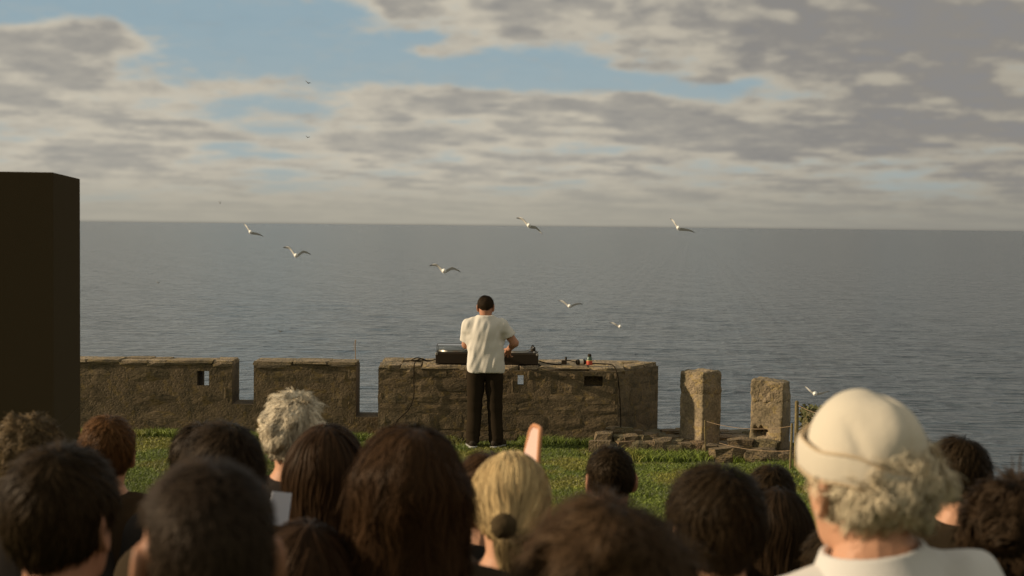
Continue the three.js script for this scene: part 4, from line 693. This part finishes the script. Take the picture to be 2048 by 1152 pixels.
{ // the man in the cream felt hat
  M.felt = std(lin(0.55, 0.475, 0.355), 1, { bumpMap: rep(clothBump, 3), bumpScale: 0.0012 }); M.piping = std(lin(0.50, 0.37, 0.22), 0.9); M.whiteShirt = std(lin(0.55, 0.51, 0.45), 0.95, { bumpMap: rep(clothBump, 4), bumpScale: 0.001 });
  person({ x: 1742, top: 770, d: 2.55, drop: 0.012, pitch: -0.06, roll: 0.07, figure: tilted({ body: standing.body, jacket: softShirt }, 0.20), label: 'man in a cream felt hat and white collared shirt, white curls below the hat', cap: 0.035, topMat: M.whiteShirt, top_name: 'shirt', yaw: 0.34, turn: 0.05, skin: 0, cloth: 0,
    extra: (t, HM) => {
      const hat = new THREE.Group(); hat.name = 'felt_hat'; hat.applyMatrix4(HM.clone().multiply(new THREE.Matrix4().makeTranslation(0, 0.024, 0.010)).multiply(new THREE.Matrix4().makeRotationFromEuler(new THREE.Euler(0.30, 0, -0.12)))); t.add(hat);
      const dome = (x, y, z, o) => ell(x, y, z, [0, 0.022, 0], [0.090 + o, 0.100 + o, 0.104 + o]);
      mesh('crown', boxUV(surfaceNets((x, y, z) => smax(dome(x, y, z, 0), -0.004 - y, 0.006) + 0.0065 * Math.exp(-(((x - 0.012 - 0.12 * (y - 0.06)) / 0.008) ** 2)) * smooth(0.02, 0.06, z + y * 0.6) - 0.0035 * noise(x * 22, y * 22, z * 22) - 0.007 * noise(x * 9, y * 8, z * 9 + 2) + 0.003 * Math.exp(-(((x + 0.05 + 0.2 * y) / 0.007) ** 2)) * smooth(0.0, 0.05, z), [-0.13, -0.03, -0.15], [0.13, 0.15, 0.15], 0.005), 1), M.felt, hat);
      mesh('turned_up_brim', boxUV(surfaceNets((x, y, z) => { const tip = cone(x, y, z, [0.078, 0.008, 0.02], [0.130, -0.014, 0.01], 0.026, 0.006); const ring = Math.max(Math.abs(dome(x, y, z, 0.008 + 0.004 * noise(x * 14, y * 10, z * 14))) - 0.0045, Math.abs(y - 0.010 - 0.010 * noise(x * 13, z * 13)) - 0.024); return smin(ring, tip, 0.02); }, [-0.15, -0.05, -0.16], [0.16, 0.06, 0.16], 0.0045), 1), M.felt, hat);
      for (const [yy, rr, rad] of [[0.0375, 0.0105, 0.0024], [-0.012, 0.0105, 0.0022]]) { const pts = []; for (let i = 0; i < 60; i++) { const a = i / 60 * TAU, k = Math.sqrt(1 - ((yy - 0.022) / 0.105) ** 2); { const qx = Math.cos(a) * (0.090 + rr) * k, qz = Math.sin(a) * (0.104 + rr) * k; pts.push(new THREE.Vector3(qx, yy - 0.003 + 0.010 * noise(qx * 13, qz * 13), qz)); } } mesh('piping', new THREE.TubeGeometry(new THREE.CatmullRomCurve3(pts, true), 120, rad, 6, true), M.piping, hat); }
      const curls = grow((x, y, z) => Math.max(smin(ell(x, y, z, [0.012, -0.014, 0.032], [0.086, 0.056, 0.088]), ell(x, y, z, [0.030, 0.014, 0.082], [0.052, 0.040, 0.040]), 0.03), -(z + 0.02 + y * 0.2) * 0.8), { seed: 91, color: [0.56, 0.46, 0.30], n: 12000, len: [0.03, 0.06], lift: 0.011, fly: 0.25, width: 0.0011, seg: 7, jitter: 0.6, swirl: 1.1, swirlF: 34, lump: 0.010, lumpF: 40, curlR: 0.006, curlF: 150, cell: 0.006, streak: 0.2, vary: 0.2 }); curls.applyMatrix4(HM); mesh('hair', curls, M.hair, t);
      const collar = surfaceNets((x, y, z) => { const q = Math.hypot(x, (z - 0.028) * 0.92), a = 0.078, b = 0.108, ya = 1.512, yb = 1.455, s = clamp(((q - a) * (b - a) + (y - ya) * (yb - ya)) / ((b - a) ** 2 + (yb - ya) ** 2), 0, 1); const fold = Math.hypot(q - a - s * (b - a), y - ya - s * (yb - ya)) - 0.0055, stand = Math.max(Math.abs(q - 0.0765) - 0.0055, Math.abs(y - 1.475) - 0.037); return Math.max(smin(fold, stand, 0.004), -(z + 0.07) + Math.abs(x) * 0.2 - 0.02); }, [-0.14, 1.43, -0.12], [0.14, 1.57, 0.16], 0.0038); collar.applyMatrix4(new THREE.Matrix4().makeRotationZ(0.15)); collar.translate(0.225, 0.017, 0); mesh('collar', boxUV(collar, 1), M.whiteShirt, t);
    } });
}
// the white card held up by the long-haired person
{ const c = locate(560, 1018, 3.72), g = new RoundedBoxGeometry(0.052, 0.082, 0.0025, 2, 0.001), m = mesh('card', g, std(lin(0.60, 0.60, 0.64), 0.7)); m.position.copy(c); m.rotation.set(-0.1, 0.55, -0.12); tag(m, 'small white card held up beside the long chestnut hair', 'card'); }
console.log('crowd');

// ---------------------------------------------------------------- the performer at the decks
{
  const X = -0.300, Z = -17.16, t = thing('person', 'man in a white t-shirt and dark trousers at the turntables, back turned', 'person', new THREE.Vector3(X, ground(X, Z), Z));
  const L = { sh: [-0.195, 1.405, -0.02], elbow: [-0.225, 1.18, -0.06], wrist: [-0.12, 1.12, -0.40] }, R = { sh: [0.195, 1.405, -0.02], elbow: [0.335, 1.205, -0.03], wrist: [0.275, 1.115, -0.31] };
  const legs = (x, y, z, o) => { const ax = Math.abs(x), K = [[0.10, 0.90, 0], [0.115, 0.48, -0.01], [0.135, 0.09, 0.02]]; return smin(cone(ax, y, z, K[0], K[1], 0.088 + o, 0.060 + o), cone(ax, y, z, K[1], K[2], 0.058 + o, 0.042 + o), 0.03); };
  const trunk = (x, y, z, o) => { const ax = Math.abs(x); let d = ell(x, y, z, [0, 0.95, 0], [0.165 + o, 0.14 + o, 0.118 + o]); d = smin(d, ell(x, y, z, [0, 1.12, 0.005], [0.155 + o, 0.17 + o, 0.108 + o]), 0.06); d = smin(d, ell(x, y, z, [0, 1.31, 0.0], [0.172 + o, 0.19 + o, 0.122 + o]), 0.06); return smin(d, cone(ax, y, z, [0.0, 1.452, -0.02], [0.165, 1.395, -0.02], 0.040 + o * 1.6, 0.056 + o), 0.05); };
  const bodyGeo = surfaceNets((x, y, z) => { let d = smin(trunk(x, y, z, 0), legs(x, y, z, 0), 0.04); d = smin(d, arm(x, y, z, L, 0.002), 0.03); d = smin(d, arm(x, y, z, R, 0.004), 0.03); d = smin(d, cone(Math.abs(x), y, z, [0.135, 0.04, 0.03], [0.16, 0.03, -0.13], 0.036, 0.028), 0.03); return smin(d, cone(x, y, z, [0, 1.43, -0.01], [0, 1.56, -0.05], 0.058, 0.056), 0.03); }, [-0.5, -0.02, -0.5], [0.5, 1.62, 0.22], 0.014);
  const HM = new THREE.Matrix4().makeTranslation(0, 1.612, -0.070).multiply(new THREE.Matrix4().makeRotationFromEuler(new THREE.Euler(-0.42, -0.06, 0.03, 'YXZ'))).multiply(new THREE.Matrix4().makeScale(1.08, 1.05, 1.06));
  const head = surfaceNets((x, y, z) => headField(x, y, z, [0, -0.15, -0.045]), [-0.11, -0.22, -0.14], [0.11, 0.14, 0.14], 0.0055).toNonIndexed().applyMatrix4(HM);
  mesh('body', mergeGeometries([bodyGeo.toNonIndexed(), boneMesh(handBones(L.wrist, [0.1, -0.25, -1], [1, 0, 0], 0.45), 0.004, 0.007).toNonIndexed(), boneMesh(handBones(R.wrist, [-0.28, -0.75, -0.6], [-0.9, 0.3, 0.1], 0.5, 0.25), 0.004, 0.007).toNonIndexed(), head]), M.skin[1], t);
  mesh('hair', styles.crop({ seed: 3, color: [0.046, 0.029, 0.016], n: 5200, line: 0.030, nape: 0.035 }).applyMatrix4(HM), M.hair, t);
  // loose t-shirt with folds
  const fold = (x, y, z) => { const low = smooth(1.42, 1.0, y); return 0.016 * low * noise(x * 17 + y * 2.2, y * 2.0, z * 9 + 4) + 0.008 * noise(x * 26 - y * 6, y * 7, z * 14) + 0.006 * smooth(0.10, 0.2, Math.abs(x)) * noise(x * 9, y * 20, 7) * smooth(0.9, 1.1, y) * smooth(1.42, 1.3, y); };
  const shirt = surfaceNets((x, y, z) => {
    const flare = 0.026 + 0.018 * smooth(1.25, 0.85, y); let d = trunk(x, y, z, flare); d = smin(d, rbox(x, y, z, [0.005, 1.0, 0.012], [0.192, 0.24, 0.110], 0.10), 0.06);
    for (const J of [L, R]) { const k = J === R ? 0.62 : 0.80, e = [mix(J.sh[0], J.elbow[0], k), mix(J.sh[1], J.elbow[1], k), mix(J.sh[2], J.elbow[2], k)]; let s = cone(x, y, z, J.sh, [e[0] + (e[0] - J.sh[0]) * 0.5, e[1] + (e[1] - J.sh[1]) * 0.5, e[2]], 0.072, 0.078); const nx = e[0] - J.sh[0], ny = e[1] - J.sh[1], nz = e[2] - J.sh[2], nl = Math.hypot(nx, ny, nz); s = smax(s, ((x - e[0]) * nx + (y - e[1]) * ny + (z - e[2]) * nz) / nl, 0.008); d = smin(d, s, 0.06); }
    d += fold(x, y, z); d = smax(d, 0.868 - y - 0.02 * x + 0.05 * Math.max(0, -x - 0.1) - 0.006 * noise(x * 8, z * 8), 0.010);
    const neck = Math.hypot(x, (z + 0.025)) - 0.073; d = smin(d, Math.max(Math.abs(Math.hypot(x, (z + 0.028) * 0.95) - 0.080) - 0.013, Math.abs(y - 1.465) - 0.050), 0.03); return smax(d, -Math.max(neck, 1.49 - y), 0.006);
  }, [-0.48, 0.80, -0.3], [0.52, 1.58, 0.26], 0.0085);
  M.tee = std(lin(0.61, 0.55, 0.45), 0.95, { bumpMap: rep(clothBump, 5), bumpScale: 0.001 }); mesh('t_shirt', boxUV(shirt, 1), M.tee, t);
  const rib = []; for (let i = 0; i < 40; i++) { const a = i / 40 * TAU; rib.push(new THREE.Vector3(Math.cos(a) * 0.079, 1.508 + 0.012 * Math.sin(a), -0.030 + Math.sin(a) * 0.081)); } mesh('neck_rib', new THREE.TubeGeometry(new THREE.CatmullRomCurve3(rib, true), 80, 0.008, 6, true), M.tee, t);
  const trousers = surfaceNets((x, y, z) => { let d = smin(legs(x, y, z, 0.026 + 0.012 * smooth(0.5, 0.1, y)), ell(x, y, z, [0, 0.93, 0], [0.180, 0.14, 0.130]), 0.04); d += 0.007 * noise(x * 12, y * 9, z * 12) + 0.006 * smooth(0.3, 0.1, y) * noise(x * 6, y * 40, z * 6); d = smax(d, y - 1.0, 0.01); return smax(d, 0.055 - y, 0.012); }, [-0.3, 0.03, -0.22], [0.3, 1.04, 0.22], 0.012);
  M.trouser = matt(0.026, 0.018, 0.010); mesh('trousers', trousers, M.trouser, t);
  M.sole = std(lin(0.38, 0.36, 0.33), 0.7);
  const upperGeo = surfaceNets((x, y, z) => smax(cone(x, y, z, [0, 0.062, 0.05], [0.0, 0.042, -0.14], 0.050, 0.042), 0.026 - y, 0.006), [-0.08, 0.0, -0.22], [0.08, 0.14, 0.14], 0.008), soleGeo = surfaceNets((x, y, z) => smax(cone(x, y * 0.8, z, [0, 0.02, 0.055], [0, 0.02, -0.145], 0.053, 0.046), Math.max(y - 0.028, 0.001 - y), 0.004), [-0.08, -0.02, -0.22], [0.08, 0.06, 0.14], 0.007);
  for (const s of [-1, 1]) { const sh = mesh('shoe', upperGeo, M.gear, t); sh.position.set(s * 0.142, 0, 0.01); sh.rotation.y = s === -1 ? 0.25 : -0.55; mesh('sole', soleGeo, M.sole, sh); }
}
console.log('performer');

// ---------------------------------------------------------------- gulls over the cliff
M.gull = std(lin(0.85, 0.80, 0.70), 0.85, { vertexColors: true, side: THREE.DoubleSide });
function bird(name, label, cat, group, [bx, by], [lx, ly], [rx, ry], d, o = {}) {
  const k = d / 3000, c = locate(bx, by, d), t = thing(name, label, cat, c, group), size = o.size ?? 1.45; t.rotation.y = Math.atan2(-(bx - 1024), 3000);
  const tint = o.tint ?? [1, 1, 1], tipTint = o.tip ?? [0.10, 0.09, 0.075];
  const paint = (g, f) => { const p = g.attributes.position, cc = new Float32Array(p.count * 3); for (let i = 0; i < p.count; i++) { const v = f(p.getX(i), p.getY(i), p.getZ(i)); cc.set(v, i * 3); } g.setAttribute('color', new THREE.BufferAttribute(cc, 3)); return g; };
  const body = surfaceNets((x, y, z) => { let q = smin(cone(x, y, z, [0, 0, 0.10], [0, 0.005, -0.13], 0.058, 0.052), cone(x, y, z, [0, 0.015, 0.13], [0, 0.02, 0.20], 0.042, 0.036), 0.04); q = smin(q, cone(x, y, z, [0, 0.012, 0.22], [0, 0.005, 0.27], 0.012, 0.005), 0.012); return smin(q, smax(Math.hypot(x * 0.4, y * 2.2, z + 0.22) - 0.09, Math.abs(y - 0.004) - 0.005, 0.01), 0.02); }, [-0.26, -0.1, -0.36], [0.26, 0.12, 0.32], 0.016);
  const bm = mesh('body', paint(body, () => tint), M.gull, t); bm.scale.setScalar(size);
  for (const [px, py, s] of [[lx, ly, -1], [rx, ry, 1]]) {
    const T = new THREE.Vector3((px - bx) * k, -(py - by) * k, o.sweep ?? -0.10), E = T.clone().multiplyScalar(0.48); E.y += (o.arch ?? 0.05) * size; E.z = 0.06 * size;
    const curve = new THREE.CatmullRomCurve3([new THREE.Vector3(s * 0.02, 0.02, 0), E.clone().multiplyScalar(0.5).add(new THREE.Vector3(0, 0.012, 0)), E, E.clone().lerp(T, 0.55).add(new THREE.Vector3(0, 0.02 * size, 0)), T]);
    const N = 14, pos = [], tri = [];
    for (let i = 0; i <= N; i++) { const f = i / N, p = curve.getPoint(f), ch = size * (0.20 * (1 - f ** 2.6) + 0.014), th = size * 0.011 * (1 - f * 0.8), drop = ch * (o.pitch ?? 0.42); const prof = [[0.38, 0.0], [0.12, 1.1], [-0.62, 0.25], [-0.60, -0.1], [0.12, -0.7]]; for (const [a, b] of prof) pos.push(p.x, p.y + b * th + (a - 0.38) * drop, p.z + a * ch); }
    for (let i = 0; i < N; i++) for (let j = 0; j < 5; j++) { const a = i * 5 + j, b = i * 5 + (j + 1) % 5; tri.push(a, b, a + 5, b, b + 5, a + 5); }
    const g = new THREE.BufferGeometry(); g.setAttribute('position', new THREE.Float32BufferAttribute(pos, 3)); g.setIndex(tri); g.computeVertexNormals();
    const TL = T.length(); mesh('wing', paint(g, (x, y, z) => { const f = Math.hypot(x, y) / TL, w = smooth(0.80, 0.93, f), grey = o.grey ?? 0.7; return tint.map((v, i) => mix(v * grey, tipTint[i], w)); }), M.gull, t);
  }
}
const GG = 'gulls gliding over the sea';
bird('gull', 'gull with one wing raised steeply, just under the horizon left of centre', 'gull', GG, [501, 464], [487, 447], [527, 473], 72);
bird('gull', 'gull with arched wings below and right of the steep-winged one', 'gull', GG, [592, 511], [566, 495], [622, 509], 62, { arch: 0.13 });
bird('gull', 'gull with level bowed wings left above the performer\'s head', 'gull', GG, [888, 542], [858, 532], [922, 544], 56, { arch: 0.12 });
bird('gull', 'large gull banking across the horizon above the performer', 'gull', GG, [1058, 451], [1032, 436], [1086, 469], 60, { arch: 0.10 });
bird('gull', 'gull tilted across the horizon to the right of the banking one', 'gull', GG, [1357, 456], [1340, 437], [1390, 465], 64);
bird('gull', 'gull gliding with shallow V wings right of the performer', 'gull', GG, [1139, 612], [1116, 601], [1166, 608], 70, { arch: 0.07 });
bird('gull', 'gull with wings held high in a V, low over the water', 'gull', GG, [1240, 653], [1219, 645], [1243, 634], 82);
bird('gull', 'gull half hidden at the top left of the cream hat', 'gull', GG, [1630, 787], [1608, 773], [1660, 782], 62, { arch: 0.02 });
const small = { tint: [0.13, 0.11, 0.08], tip: [0.08, 0.07, 0.05], size: 0.8, grey: 1 }, SG = 'small dark birds far off';
bird('small_bird', 'tiny dark bird high in the blue gap of the sky', 'bird', SG, [616, 166], [610, 161], [622, 166], 150, small);
bird('small_bird', 'tiny dark bird in the sky straight below the highest one', 'bird', SG, [615, 275], [611, 271], [620, 274], 170, small);
bird('small_bird', 'tiny dark bird with raised wings just above the horizon', 'bird', SG, [440, 407], [437, 401], [443, 401], 170, small);
bird('small_bird', 'tiny dark bird over the water near the speaker tower', 'bird', SG, [316, 566], [311, 560], [320, 565], 150, small);
bird('small_bird', 'tiny dark bird low over the water above the narrow merlon', 'bird', SG, [561, 663], [555, 661], [568, 662], 130, small);
console.log('birds');
{ let n = 0; scene.traverse((o) => { if (o.isMesh && !o.isInstancedMesh) n += (o.geometry.index ? o.geometry.index.count : o.geometry.attributes.position.count) / 3; }); console.log('triangles', Math.round(n)); }
renderer.render(scene, camera);
